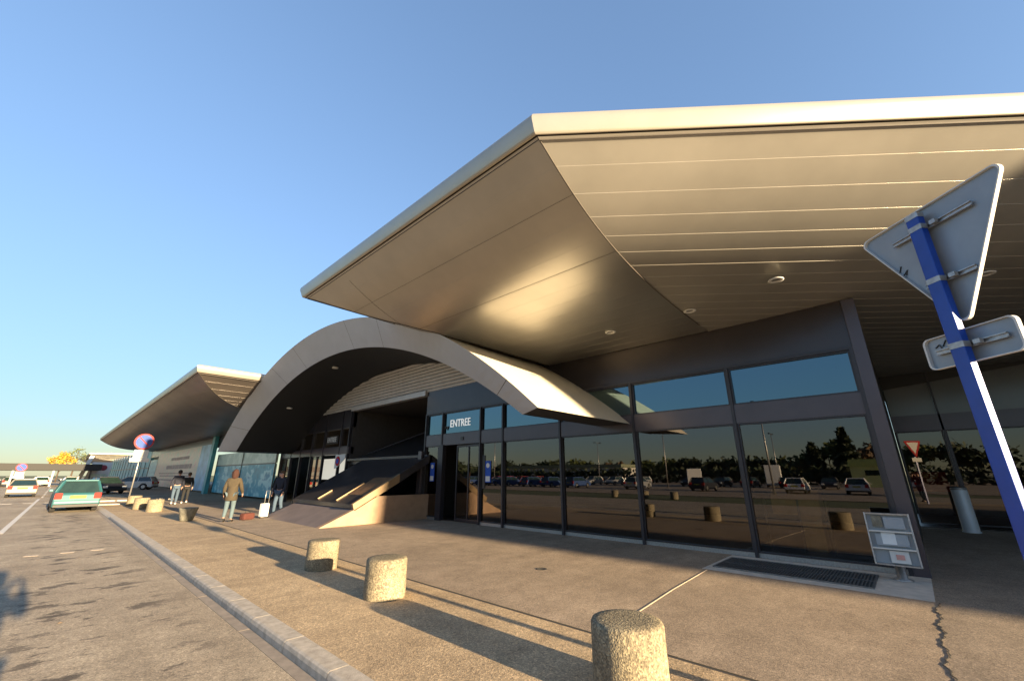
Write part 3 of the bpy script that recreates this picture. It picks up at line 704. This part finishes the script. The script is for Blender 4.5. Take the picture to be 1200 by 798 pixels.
# ------------------------------------------------------------------ cars
def make_car(name, label, cat, paint, loc, rz, L=4.1, W=1.64, H=1.42, hatch=True, group=None):
    t = thing(name, label, cat, loc, rz, group)
    pm = M[paint]; w = W / 2; yR, yF = -L / 2, L / 2     # rear at -y, front at +y
    wr = .31; wy = (yR + .78, yF - .82)
    def archpts(cy):
        return [(cy + (wr + .05) * cos(pi - pi * k / 8), .30 + (wr + .05) * sin(pi - pi * k / 8)) for k in range(9)]
    belt = .88
    prof = [(yR, .36), (yR + .1, .24)] + archpts(wy[0]) + [(wy[0] + .5, .2), (wy[1] - .5, .2)] + archpts(wy[1]) + [(yF - .1, .24), (yF, .38), (yF - .02, .62), (yF - .25, .74), (yF - 1.05, belt), (yR + .2, belt + .04), (yR + .04, .8), (yR - .01, .6)]
    b = B(); b.prism(prof, -w, w, axis=0); body = b.build('body', pm, t, bevel=.045)
    # greenhouse
    base = [(yR + .10, belt), (yF - 1.0, belt)]; r0, r1 = (yR + (.38 if hatch else .9)), yF - 1.75
    def gh(x, zb, inset):
        return
    wi, wt = w - .05, w - .24; zt = H - .06
    vs = [(-wi, base[0][0], belt), (wi, base[0][0], belt), (wi, base[1][0], belt), (-wi, base[1][0], belt), (-wt, r0, zt), (wt, r0, zt), (wt, r1, zt), (-wt, r1, zt)]
    b = B(); b.add(vs, [(0, 1, 5, 4), (1, 2, 6, 5), (2, 3, 7, 6), (3, 0, 4, 7), (4, 5, 6, 7)]); b.build('glass', 'carglass', t)
    b = B(); b.box(-wt - .03, wt + .03, r0 - .05, r1 + .06, zt - .01, H); b.build('roof', pm, t, bevel=.025)
    for sx in (-1, 1):
        B().bar((sx * wi, base[0][0] - .01, belt), (sx * (wt + .01), r0 - .01, zt), .07, .09).build('pillar', pm, t)
        B().bar((sx * wi, base[1][0], belt), (sx * (wt + .01), r1 + .02, zt), .05, .06).build('pillar', pm, t)
        ym = (r0 + r1) / 2; B().bar((sx * (wi + .005), ym, belt), (sx * (wt + .015), ym, zt), .07, .04).build('pillar', pm, t)
    for y_ in wy:
        for sx in (-1, 1):
            b = B(); b.lathe([(.2, -.09), (wr - .03, -.1), (wr, -.07), (wr, .07), (wr - .03, .1), (.2, .09)], (0, 0, 0), 24, caps=False)
            for i, v in enumerate(b.v): b.v[i] = (v[2] + sx * (w - .09), v[0] + y_, v[1] + wr)
            wh = b.build('wheel', 'rubber', t)
            b = B(); b.lathe([(.02, .07), (.12, .06), (.205, .085), (.205, -.08), (.02, -.07)], (0, 0, 0), 20, caps=False)
            for i, v in enumerate(b.v): b.v[i] = (sx * v[2] + sx * (w - .09), v[0] + y_, v[1] + wr)
            b.build('rim', 'rim', wh)
    for sx in (-1, 1):
        b = B(); b.box(min(sx * (w - .27), sx * (w - .015)), max(sx * (w - .27), sx * (w - .015)), yR - .04, yR + .05, .60, .86); b.build('tail_light', 'tail', t, bevel=.02)
        b = B(); b.box(min(sx * (w - .36), sx * (w - .05)), max(sx * (w - .36), sx * (w - .05)), yF - .1, yF + .015, .5, .68); b.build('headlight', 'lamp', t, bevel=.02)
        b = B(); b.box(min(sx * (w + .01), sx * (w + .16)), max(sx * (w + .01), sx * (w + .16)), yF - 1.38, yF - 1.26, belt - .0, belt + .12); b.build('mirror', pm, t, bevel=.02)
    b = B(); b.box(-w + .02, w - .02, yR - .07, yR + .06, .36, .54); rb = b.build('rear_bumper', pm, t, bevel=.04)
    b = B(); b.box(-w + .05, w - .05, yR - .05, yR + .05, .24, .355); b.build('rubbing_strip', 'bumper', rb)
    b = B(); b.box(-w + .02, w - .02, yF - .06, yF + .05, .26, .44); b.build('front_bumper', 'bumper', t, bevel=.03)
    b = B(); b.box(-.28, .28, yR - .035, yR + .0, .62, .75); b.build('number_plate', 'plate', t)
    return t
def paintm(k, c, metal=.1): M[k] = simple(k, c, .45, metal, .04, 2, spec=.35)
paintm('p_green', (.028, .105, .12)); paintm('p_cream', (.3, .27, .22)); paintm('p_white', (.7, .7, .68)); paintm('p_dark', (.02, .022, .03))
paintm('p_silver', (.4, .41, .42), .6); paintm('p_red', (.3, .03, .03)); paintm('p_blue', (.04, .08, .22)); paintm('p_grey', (.12, .13, .14), .4)
make_car('hatchback', 'metallic green hatchback with yellow plate stopped by the kerb', 'car', 'p_green', (1.08, 31.6, RZ), .02, 4.0, 1.62, 1.46)
make_car('parked_car', 'cream car in the left lane ahead of the green hatchback', 'car', 'p_cream', (-1.35, 53.5, RZ), .02, 4.2, 1.6, 1.38, False)
make_car('parked_car', 'black car facing the camera between green hatchback and sign pole', 'car', 'p_dark', (3.5, 53, 0), pi + .25, 4.2, 1.7, 1.42, False)
proto = make_car('parked_car', 'silver car parked behind the no-parking sign pole', 'car', 'p_silver', (6.4, 64, 0), 1.1, 4.2, 1.66, 1.4, True, None)
def recar(proto, paint, loc, rz, label, group, name='parked_car'):
    c = copy_tree(proto); c.name = name; c.location = loc; c.rotation_euler = (0, 0, rz); c['label'] = label; c['group'] = group
    for ch in c.children:
        if ch.data and ch.data.materials and ch.data.materials[0] and ch.data.materials[0].name.startswith('p_'):
            ch.material_slots[0].link = 'OBJECT'; ch.material_slots[0].material = M[paint]
    return c
# parked cars under the shelter at the far end
GS = 'cars under the far shelter'
for i, (x, pn, lb) in enumerate(((-14, 'p_white', 'white car at the left end under the flat shelter'), (-10.6, 'p_silver', 'silver car second from the left under the flat shelter'), (-7.4, 'p_white', 'white car in the middle under the flat shelter'), (-4.2, 'p_grey', 'grey car behind the small distant sign under the flat shelter'), (-1.0, 'p_white', 'white car right of centre under the flat shelter'), (2.2, 'p_silver', 'silver car at the right end under the flat shelter'))):
    recar(proto, pn, (x, 100 + (i % 2) * 2, RZ), .1, lb, GS)
# car park across the road (mirrored in the glass)
GC = 'cars in the car park across the road'
cols = ['p_white', 'p_dark', 'p_silver', 'p_blue', 'p_red', 'p_grey']; cn = {'p_white': 'white', 'p_dark': 'black', 'p_silver': 'silver', 'p_blue': 'blue', 'p_red': 'red', 'p_grey': 'grey'}
seqs = [(-30, 0, 14), (-47, 8, 15)]
rr = random.Random(5); k = 0
for rx, ystart, n in seqs:
    for i in range(n):
        if rr.random() < .22: continue
        c = cols[(k * 5 + i) % 6]; k += 1
        recar(proto, c, (rx + rr.uniform(-.4, .4), ystart + i * 4.3 + rr.uniform(-.4, .4), -.1), rr.choice((pi / 2, -pi / 2)) + rr.uniform(-.05, .05), '%s car in the %s row of the car park, mirrored in the glass' % (cn[c], 'front' if rx == -30 else 'back'), GC)

# ------------------------------------------------------------------ far shelter, pylon
t = thing('parking_shelter', 'long flat dark shelter roof on posts across the far road', 'shelter', (-8, 98, 0)); t.location = (0, 0, 0)
b = B(); b.box(-40, 5.2, 94, 104, 2.2, 3.15); b.build('roof', simple('black_roof_edge', (.012, .012, .012), .7), t)
for x in range(-28, 6, 4):
    b = B(); b.box(x, x + .22, 94.3, 94.5, -.1, 2.2); b.build('post', 'frame', t)
t = thing('wayside_kiosk', 'white kiosk wall with dark red roundel at the far end of the terminal', 'kiosk', (5.2, 100, 0))
b = B(); b.prism([(-1.6, 0), (1.3, 0), (1.6, 3.6), (-.9, 3.6)], 0, .4, axis=1); b.build('wall', 'white', t)
b = B(); b.prism([(.55 + .45 * cos(k * pi / 12), 2.7 + .45 * sin(k * pi / 12)) for k in range(24)], -.06, 0, axis=1); b.build('roundel', simple('dark_red', (.25, .02, .04), .5), t)
b = B(); b.box(-1.0, 1.2, -.04, -.002, .4, 1.7); b.build('poster', mu_light, t)
b = B(); b.bar((-2.2, .2, 0), (-1.2, .2, 4.6), .5, .5); b.build('leaning_pillar', 'white', t)

# ------------------------------------------------------------------ trees
def leafm(k, c):
    m, N, L, P = mat(k); oi = N.new('ShaderNodeNewGeometry'); r = ramp(N, [(0, tuple(x * .5 for x in c)), (.6, c), (1, tuple(min(1, x * 1.5) for x in c))])
    L.new(oi.outputs['Random Per Island'], r.inputs[0]); L.new(r.outputs[0], P.inputs['Base Color']); P.inputs['Roughness'].default_value = .7; M[k] = m
leafm('l_yellow', (.42, .26, .03)); leafm('l_green', (.09, .11, .03)); leafm('l_dark', (.03, .045, .018)); leafm('l_brown', (.16, .10, .05))
def tree(name, label, loc, h, rad, leaf, n, seed, kind='round', group=None, ls=.35):
    r = random.Random(seed); t = thing(name, label, 'tree', loc, 0, group)
    b = B(); b.tube([(0, 0, -.2), (.05, 0, h * .3), (0, .1, h * .6), (0, 0, h * .93)], [h * .022, h * .018, h * .011, .03], 8)
    limbs = []
    for i in range(9 if kind == 'round' else 0):
        a = r.uniform(0, 2 * pi); z0 = h * r.uniform(.28, .6); L_ = rad * r.uniform(.6, .95)
        e = (cos(a) * L_, sin(a) * L_, z0 + h * r.uniform(.12, .3)); b.tube([(0, 0, z0), (e[0] * .5, e[1] * .5, z0 + (e[2] - z0) * .6), e], [h * .009, h * .006, .02], 5); limbs.append(e)
    b.build('trunk', 'bark', t)
    b = B()
    cl = [(Vector(e), rad * r.uniform(.3, .5)) for e in limbs] + [(Vector((r.uniform(-.5, .5) * rad, r.uniform(-.5, .5) * rad, h * r.uniform(.6, .92))), rad * r.uniform(.3, .5)) for _ in range(7)]
    for i in range(n):
        if kind == 'round':
            c, q = r.choice(cl); d = Vector((r.gauss(0, 1), r.gauss(0, 1), r.gauss(0, .8))).normalized() * q * r.uniform(.3, 1.05); p = c + d
        else:
            z = h * (.12 + .88 * r.random() ** 1.3); w_ = rad * (1 - z / h) * (.75 + .35 * sin(z * 5)) + .1; a = r.uniform(0, 2 * pi); w_ *= sqrt(r.uniform(.2, 1)); p = Vector((cos(a) * w_, sin(a) * w_, z - w_ * .25))
        s = ls * r.uniform(.5, 1.3); a1 = Vector((r.uniform(-1, 1), r.uniform(-1, 1), r.uniform(-1, 1))).normalized(); a2 = a1.cross(Vector((r.uniform(-1, 1), r.uniform(-1, 1), r.uniform(-1, 1)))).normalized()
        b.add([p + a1 * s, p + a2 * s * .6, p - a1 * s, p - a2 * s * .6], [(0, 1, 2, 3)])
    me = bpy.data.meshes.new('crown'); me.from_pydata(b.v, [], b.f); me.materials.append(M[leaf]); o = bpy.data.objects.new('crown', me); link(o, t)
    return t
tree('broadleaf_tree', 'golden yellow autumn tree rising above the far shelter', (.9, 150, 0), 7.3, 2.1, 'l_yellow', 1700, 1, ls=.22)
tree('broadleaf_tree', 'sparse half-bare tree beside the yellow tree above the shelter', (3.3, 152, 0), 8.4, 2.0, 'l_green', 420, 2, ls=.2)
GT = 'trees beyond the car park'
k = 0
tree('conifer_tree', 'tall dark conifer beyond the car park, mirrored in the right-hand glass', (-80, 8.3, 0), 9.8, 3.6, 'l_dark', 2600, 20, 'cone', GT, .7)
tree('conifer_tree', 'shorter dark conifer beside the tall one beyond the car park', (-84, 14, 0), 7.5, 3.2, 'l_dark', 1800, 21, 'cone', GT, .7)
for i in range(22):
    y_ = -10 + i * 7.5; r = random.Random(50 + i); lf = r.choice(('l_dark', 'l_green', 'l_brown', 'l_dark'))
    tree('broadleaf_tree', 'dark broadleaf tree in the row beyond the car park, mirrored in the glass' if lf != 'l_brown' else 'brown autumn tree in the row beyond the car park, mirrored in the glass', (-92 + r.uniform(-8, 8), y_, 0), r.uniform(4.0, 5.8) + (2.6 if i < 4 else 0), r.uniform(3.5, 5), lf, 900, 70 + i, 'round', GT, .6)
gb = thing('green_shed', 'pale green shed beyond the car park, mirrored in the glass', 'shed', (-62, 4.7, 0))
b = B(); b.box(-3, 3, -1.9, 1.9, -.1, 2.7); b.build('wall', simple('pale_green_wall', (.6, .62, .25), .7), gb)
b = B(); b.prism([(-2.1, 2.7), (2.1, 2.7), (1.9, 3.7), (-1.9, 3.7)], -3.3, 3.3, axis=0); b.build('roof', simple('green_roof', (.4, .45, .14), .7), gb)
b = B(); b.box(3.0, 3.05, -1.3, .3, 1.5, 2.2); b.build('window', 'carglass', gb)
ls_ = thing('long_shed', 'low pale terrace block far across the car park, mirrored in the glass', 'building', (-85, 75, 0))
b = B(); b.box(-5, 5, -20, 20, -.1, 3.4); b.build('wall', 'wallw', ls_)
b = B(); b.box(-5.5, 5.5, -20.5, 20.5, 3.4, 4.2); b.build('roof', simple('olive_roof', (.2, .22, .14), .7), ls_)
b = B()
for i in range(8): b.box(5.0, 5.05, -18 + i * 4.8, -15.5 + i * 4.8, 1.2, 2.5)
b.build('window', 'carglass', ls_)
# delivery van and truck
def van(loc, rz, label, L=5.4, Hh=2.5, paint='p_white', cat='van', name='delivery_van'):
    t = thing(name, label, cat, loc, rz)
    b = B(); b.prism([(-L / 2, .35), (L / 2, .35), (L / 2, .95), (L / 2 - .6, 1.25), (L / 2 - 1.4, Hh * .88), (L / 2 - 1.8, Hh), (-L / 2, Hh)], -.95, .95, axis=0); b.build('body', paint, t, bevel=.05)
    b = B(); b.prism([(L / 2 - .68, 1.3), (L / 2 - 1.36, Hh * .84), (L / 2 - 1.2, Hh * .84 - .02), (L / 2 - .55, 1.3)], -.8, .8, axis=0); b.build('windscreen', 'carglass', t)
    for y_ in (-L / 2 + .9, L / 2 - .95):
        for sx in (-.88, .88):
            b = B(); b.lathe([(.36, -.1), (.36, .1)], (0, 0, 0), 20)
            for i, v in enumerate(b.v): b.v[i] = (v[2] + sx, v[0] + y_, v[1] + .36)
            b.build('wheel', 'rubber', t)
    return t
van((-45, 24, -.1), 1.2, 'white delivery van between the car park rows, mirrored in the glass')
van((-52, 15, -.1), 1.4, 'large white box truck in the car park, mirrored in the glass', 6.5, 3.0, 'p_white', 'truck', 'box_truck')
hq = random.Random(8); b = B()
for i in range(5200):
    p = Vector((-70 + hq.uniform(-1.2, 1.2), hq.uniform(-20, 150), hq.uniform(0, 2.6) + .5 * sin(i))); a1 = Vector((hq.uniform(-1, 1), hq.uniform(-1, 1), hq.uniform(-1, 1))).normalized() * .5; a2 = Vector((hq.uniform(-1, 1), hq.uniform(-1, 1), hq.uniform(-1, 1))).normalized() * .4
    b.add([p + a1, p + a2, p - a1, p - a2], [(0, 1, 2, 3)])
me = bpy.data.meshes.new('hedge'); me.from_pydata(b.v, [], b.f); me.materials.append(M['l_dark']); tag(link(bpy.data.objects.new('hedge', me)), 'long dark hedge behind the car park, mirrored in the glass', 'hedge')
# lamp posts
GL = 'car park lamp posts'
def lamp(loc, label, h=8):
    t = thing('street_lamp', label, 'street lamp', loc, 0, GL)
    B().tube([(0, 0, -.1), (0, 0, h)], [.09, .05], 10).build('pole', 'galv', t)
    b = B(); b.bar((-1.1, 0, h + .05), (1.1, 0, h + .05), .06, .06); b.build('arm', 'galv', t)
    for sx in (-1, 1):
        b = B(); b.box(min(sx * .7, sx * 1.3), max(sx * .7, sx * 1.3), -.15, .15, h, h + .14); b.build('lantern', 'frame', t, bevel=.03)
    return t
for loc, lb in (((-24, 9.4, 0), 'lamp post by the front row, mirrored in the wide right pane'), ((-40, 26, 0), 'lamp post in the middle of the car park'), ((-60, 16, 0), 'lamp post deep in the car park before the conifers'), ((-58, 48, 0), 'lamp post at the far left of the car park'), ((-30, 52, 0), 'lamp post at the far end of the front row')):
    lamp(loc, lb)
lamp((-9.5, 92, 0), 'thin distant lamp post above the flat shelter', 9.5)

# ------------------------------------------------------------------ people
def skinmesh(name, verts, edges, mats, parent, facemat=None, lev=2):
    me = bpy.data.meshes.new(name + '_s'); me.from_pydata([v[0] for v in verts], edges, [])
    o = bpy.data.objects.new(name + '_s', me); COL.objects.link(o)
    md = o.modifiers.new('s', 'SKIN'); md.use_smooth_shade = True
    for i, v in enumerate(verts):
        sv = me.skin_vertices[0].data[i]; r = v[1]; sv.radius = (r, r) if not isinstance(r, tuple) else r; sv.use_root = (i == 0)
    sb = o.modifiers.new('u', 'SUBSURF'); sb.levels = sb.render_levels = lev
    dg = bpy.context.evaluated_depsgraph_get(); out = bpy.data.meshes.new_from_object(o.evaluated_get(dg)); bpy.data.objects.remove(o)
    out.materials.clear(); [out.materials.append(M[m]) for m in mats]
    for p in out.polygons: p.use_smooth = True; p.material_index = facemat(p.center) if facemat else 0
    r = bpy.data.objects.new(name, out); return link(r, parent)
def person(label, loc, rz, jacket, trousers, hair, H=1.75, stride=.0, armf=(0, 0), long_coat=False, longhair=False, shoes='black', raise_arms=False):
    t = thing('person', label, 'person', loc, rz); k = H / 1.75
    # faces +y
    hip = Vector((0, 0, .95)) * k
    J = {'pel': (0, 0, .97), 'wst': (0, 0, 1.12), 'che': (0, .0, 1.34), 'nb': (0, -.01, 1.48), 'nk': (0, 0, 1.53), 'h1': (0, .02, 1.61), 'h2': (0, .01, 1.69)}
    for s, sg_ in (('l', -1), ('r', 1)):
        st_ = stride * sg_
        J['hp' + s] = (sg_ * .09, 0, .92); J['kn' + s] = (sg_ * .10, .04 + st_ * .5, .50); J['an' + s] = (sg_ * .10, st_ - (.06 if st_ < 0 else 0), .09 + (.05 if st_ < 0 else 0)); J['to' + s] = (sg_ * .12, st_ + .15 - (.04 if st_ < 0 else 0), .035)
        J['sh' + s] = (sg_ * .185, 0, 1.42); a = armf[0 if s == 'l' else 1]
        if raise_arms: J['el' + s] = (sg_ * .26, .16, 1.26); J['wr' + s] = (sg_ * .10, .26, 1.50); J['hd' + s] = (sg_ * .075, .27, 1.56)
        else: J['el' + s] = (sg_ * .25, -.02 + a * .12, 1.14); J['wr' + s] = (sg_ * .26, .04 + a * .3, .90 + abs(a) * .06); J['hd' + s] = (sg_ * .255, .06 + a * .34, .82 + abs(a) * .08)
    J = {q: Vector(v) * k for q, v in J.items()}
    R = {'pel': (.15, .11), 'wst': (.135, .10), 'che': (.16, .115), 'nb': .075, 'nk': .055, 'h1': .085, 'h2': .088}
    for s in 'lr':
        R['hp' + s] = .085; R['kn' + s] = .058; R['an' + s] = .04; R['to' + s] = .032; R['sh' + s] = .062; R['el' + s] = .043; R['wr' + s] = .028; R['hd' + s] = .034
    R = {q: (v * k if not isinstance(v, tuple) else (v[0] * k, v[1] * k)) for q, v in R.items()}
    E_ = [('pel', 'wst'), ('wst', 'che'), ('che', 'nb'), ('nb', 'nk'), ('nk', 'h1'), ('h1', 'h2')]
    for s in 'lr': E_ += [('pel', 'hp' + s), ('hp' + s, 'kn' + s), ('kn' + s, 'an' + s), ('an' + s, 'to' + s), ('che', 'sh' + s), ('sh' + s, 'el' + s), ('el' + s, 'wr' + s), ('wr' + s, 'hd' + s)]
    names = list(J); ix = {q: i for i, q in enumerate(names)}
    verts = [(J[q], R[q]) for q in names]; edges = [(ix[a], ix[c]) for a, c in E_]
    # fingers
    for s, sg_ in (('l', -1), ('r', 1)):
        hd = J['hd' + s]; d = (hd - J['wr' + s]).normalized(); side = Vector((0, 1, 0)) if abs(d.y) < .8 else Vector((1, 0, 0))
        for f, (o_, ln) in enumerate(((-.024, .06), (-.008, .075), (.008, .07), (.024, .055))):
            i0 = len(verts); p = hd + side * o_ * k + d * .03; verts.append((p, .009)); verts.append((p + d * ln * .5, .008)); verts.append((p + d * ln * .9 - Vector((sg_ * .015, 0, 0)), .007)); edges += [(ix['hd' + s], i0), (i0, i0 + 1), (i0 + 1, i0 + 2)]
        i0 = len(verts); p = hd + side * .035 - d * .01; verts.append((p, .010)); verts.append((p + side * .015 + d * .035, .008)); edges += [(ix['hd' + s], i0), (i0, i0 + 1)]
    body = skinmesh('body', verts, edges, ['skin'], t)
    def sub(keys, extra, es, name, m):
        vv = [(J[q] if isinstance(q, str) else q, tuple(x + extra for x in R[q]) if isinstance(R[q], tuple) else R[q] + extra) for q in keys]
        ii = {q: i for i, q in enumerate(keys)}
        return skinmesh(name, vv, [(ii[a], ii[c]) for a, c in es], [m], t)
    sub(['pel', 'hpl', 'knl', 'anl', 'hpr', 'knr', 'anr'], .018, [('pel', 'hpl'), ('hpl', 'knl'), ('knl', 'anl'), ('pel', 'hpr'), ('hpr', 'knr'), ('knr', 'anr')], 'trousers', trousers)
    sub(['che', 'wst', 'pel', 'nb', 'shl', 'ell', 'wrl', 'shr', 'elr', 'wrr'], .026, [('che', 'wst'), ('wst', 'pel'), ('che', 'nb'), ('che', 'shl'), ('shl', 'ell'), ('ell', 'wrl'), ('che', 'shr'), ('shr', 'elr'), ('elr', 'wrr')], 'jacket', jacket)
    if long_coat:
        B().lathe([(.19 * k, .72 * k), (.2 * k, .78 * k), (.175 * k, 1.05 * k), (.16 * k, 1.2 * k)], (0, 0, 0), 20, caps=False).build('coat_skirt', jacket, t)
    for s in 'lr': B().tube([J['an' + s] + Vector((0, -.04, -.04)), J['an' + s] + Vector((0, .05, -.045)), J['to' + s] + Vector((0, .03, 0))], [.045, .048, .036], 10).build('shoe', shoes, t)
    bm = bmesh.new(); bmesh.ops.create_icosphere(bm, subdivisions=3, radius=1)
    for v in bm.verts:
        v.co = Vector((v.co.x * .098, v.co.y * .108 - .018, v.co.z * .11)) * (1 + .04 * sin(v.co.x * 60) * sin(v.co.z * 40))
        if v.co.y > .03 and v.co.z < .045: v.co.y = .03; v.co.x *= .8
        if longhair and v.co.z < 0 and v.co.y < .03: v.co.x *= 1.22 + 1.2 * abs(v.co.z); v.co.y = v.co.y * 1.25 - .015; v.co.z *= 2.7
        v.co = v.co * k + J['h2'] + Vector((0, 0, .01))
    me = bpy.data.meshes.new('hair'); bm.to_mesh(me); bm.free(); me.materials.append(M[hair]); [setattr(p, 'use_smooth', True) for p in me.polygons]
    link(bpy.data.objects.new('hair', me), t)
    b = B()
    for sx in (-.033, .033): b.lathe([(.001, -.008), (.011, 0), (.001, .008)], tuple(J['h1'] + Vector((sx, .087, .03))), 8)
    b.build('eyes', 'black', t)
    b = B(); n0 = J['h1'] + Vector((0, .088, .02)); b.add([n0, n0 + Vector((-.014, .0, -.04)), n0 + Vector((.014, 0, -.04)), n0 + Vector((0, .024, -.034))], [(0, 1, 3), (0, 3, 2), (1, 2, 3)]); b.build('nose', 'skin', t)
    b = B(); m0 = J['h1'] + Vector((0, .082, -.045)); b.bar(m0 - Vector((.022, 0, 0)), m0 + Vector((.022, 0, 0)), .008, .008); b.build('mouth', 'red', t)
    return t
def cloth(k, c): M[k] = simple(k, c, .9, var=.15, scale=20, bump=.3, bscale=200)
cloth('c_brown', (.045, .034, .019)); cloth('c_jean', (.075, .11, .13)); cloth('c_navy', (.012, .014, .025)); cloth('c_darkjean', (.05, .08, .12)); cloth('c_black', (.012, .012, .012))
cloth('h_red', (.032, .01, .006)); cloth('h_dark', (.02, .014, .01)); cloth('h_brown', (.07, .04, .02)); cloth('bagred', (.07, .018, .012))
person('person in a brown coat and pale jeans with long red hair, seen from behind', (4.62, 18.2, 0), -.5, 'c_brown', 'c_jean', 'h_red', 1.74, .03, (.1, .9), True, True)
person('person in dark jacket and jeans walking away, left of the walking pair', (5.0, 30.6, 0), -.1, 'c_navy', 'c_darkjean', 'h_dark', 1.8, .17, (-.5, .5))
person('person all in dark clothes walking away, right of the walking pair', (5.65, 31.6, 0), -.1, 'c_black', 'c_black', 'h_brown', 1.68, -.16, (.5, -.5))
person('person in black jacket and blue jeans standing beside the white suitcase', (6.75, 19.7, 0), 2.2, 'c_navy', 'c_darkjean', 'h_brown', 1.72, .08, (.4, .2))
person('person in a black coat waiting by the second entrance beyond the ramp', (8.3, 24.5, 0), 2.6, 'c_black', 'c_black', 'h_dark', 1.75, .02, (.1, .2))
hd = Vector((-.05, -.36, 0))
ph = person('person taking the photograph, arms raised to a camera, standing on the road', (hd.x, hd.y, RZ), radians(-47), 'c_navy', 'c_darkjean', 'h_dark', 1.86, .04, (0, 0), False, False, 'black', True)
cb = Vector((.731, .682, 0)) * -.06
pc = thing('photo_camera', 'black camera body held up by the photographer on the road', 'camera', (cb.x, cb.y, 1.6), radians(-47))
b = B(); b.box(-.07, .07, -.05, -.01, -.05, .045); b.build('body', 'black', pc, bevel=.008)
B().tube([(0, -.012, 0), (0, .03, 0)], .032, 16).build('lens', 'black', pc)
# luggage
sc_ = thing('suitcase', 'white upright trolley suitcase standing by the ramp corner', 'suitcase', (5.95, 18.75, 0), .3)
b = B(); b.box(-.145, .145, -.1, .1, .05, .54); b.build('body', 'white', sc_, bevel=.045)
b = B(); b.tube([(-.08, -.08, .5), (-.08, -.08, 1.0), (.08, -.08, 1.0), (.08, -.08, .5)], .012, 8); b.build('handle', 'galv', sc_)
for sx in (-.11, .11): B().tube([(sx - .015, 0, .035), (sx + .015, 0, .035)], .035, 12).build('wheel', 'black', sc_)
bg = thing('travel_bag', 'dark red travel bag on the ground between the woman and the suitcase', 'bag', (5.35, 18.55, 0), .4)
b = B(); b.box(-.23, .23, -.13, .13, 0, .24); b.build('body', 'bagred', bg, bevel=.07)
B().tube([(-.1, 0, .22), (-.08, 0, .31), (.08, 0, .31), (.1, 0, .22)], .015, 8).build('handle', 'black', bg)

# small litter: dry leaves
rr = random.Random(9); b = B()
for i in range(70):
    x = rr.uniform(-1.5, 8.5); y_ = rr.uniform(1.5, 16)
    if x < 1.84 or rr.random() < .35:
        z_ = (RZ if x < 1.84 else 0) + .008; s = rr.uniform(.01, .028); a = rr.uniform(0, 6.28)
        if 1.5 < x < 2.2: continue
        b.add([(x + s * cos(a), y_ + s * sin(a), z_), (x - s * .5 * sin(a), y_ + s * .5 * cos(a), z_ + .008), (x - s * cos(a), y_ - s * sin(a), z_), (x + s * .5 * sin(a), y_ - s * .5 * cos(a), z_ + .004)], [(0, 1, 2, 3)])
lf = b.build('fallen_leaves', simple('dry_leaf', (.25, .17, .09), .8)); tag(lf, 'small dry leaves scattered on the road', 'leaves', kind='stuff')

# ------------------------------------------------------------------ light, sky, camera
ELEV = 8.3
w = bpy.data.worlds.new('World'); sc.world = w; w.use_nodes = True; N = w.node_tree.nodes; L = w.node_tree.links
sk = N.new('ShaderNodeTexSky'); sk.sky_type = 'NISHITA'; sk.sun_disc = False; sk.sun_elevation = radians(ELEV); sk.sun_rotation = radians(180)
sk.altitude = 200; sk.air_density = .85; sk.dust_density = .75; sk.ozone_density = 2.0
bw = N.new('ShaderNodeRGBToBW'); L.new(sk.outputs[0], bw.inputs[0])
dv = mth(N, L, 'DIVIDE', 1.0, mth(N, L, 'ADD', mth(N, L, 'MULTIPLY', bw.outputs[0], .62), 1.0))
vm = N.new('ShaderNodeVectorMath'); vm.operation = 'SCALE'; L.new(sk.outputs[0], vm.inputs[0]); L.new(dv, vm.inputs['Scale'])
vt = N.new('ShaderNodeVectorMath'); vt.operation = 'MULTIPLY'; L.new(vm.outputs[0], vt.inputs[0]); vt.inputs[1].default_value = (.98, .975, .985)
hs = N.new('ShaderNodeHueSaturation'); hs.inputs['Saturation'].default_value = .95; L.new(vt.outputs[0], hs.inputs['Color'])
L.new(hs.outputs[0], N['Background'].inputs[0]); N['Background'].inputs[1].default_value = .15
sl_ = bpy.data.lights.new('sun', 'SUN'); sl_.energy = 4.7; sl_.angle = radians(.55); sl_.color = (1, .765, .47)
so = bpy.data.objects.new('sun', sl_); so.rotation_euler = (radians(90 - ELEV), 0, .012); COL.objects.link(so)
cam = bpy.data.cameras.new('camera'); cam.sensor_width = 36; cam.lens = 478 / 1200 * 36; cam.clip_start = .02; cam.clip_end = 3000
co = bpy.data.objects.new('camera', cam); co.location = (0, 0, 1.6)
pit = math.atan(157 / 478); co.rotation_euler = (pi / 2 + pit, 0, -radians(47)); COL.objects.link(co); sc.camera = co
sc.view_settings.view_transform = 'Standard'; sc.view_settings.look = 'None'; sc.view_settings.exposure = 2.27; sc.view_settings.gamma = 1
sc.view_settings.use_curve_mapping = False
sc.cycles.max_bounces = 8; sc.cycles.transparent_max_bounces = 12
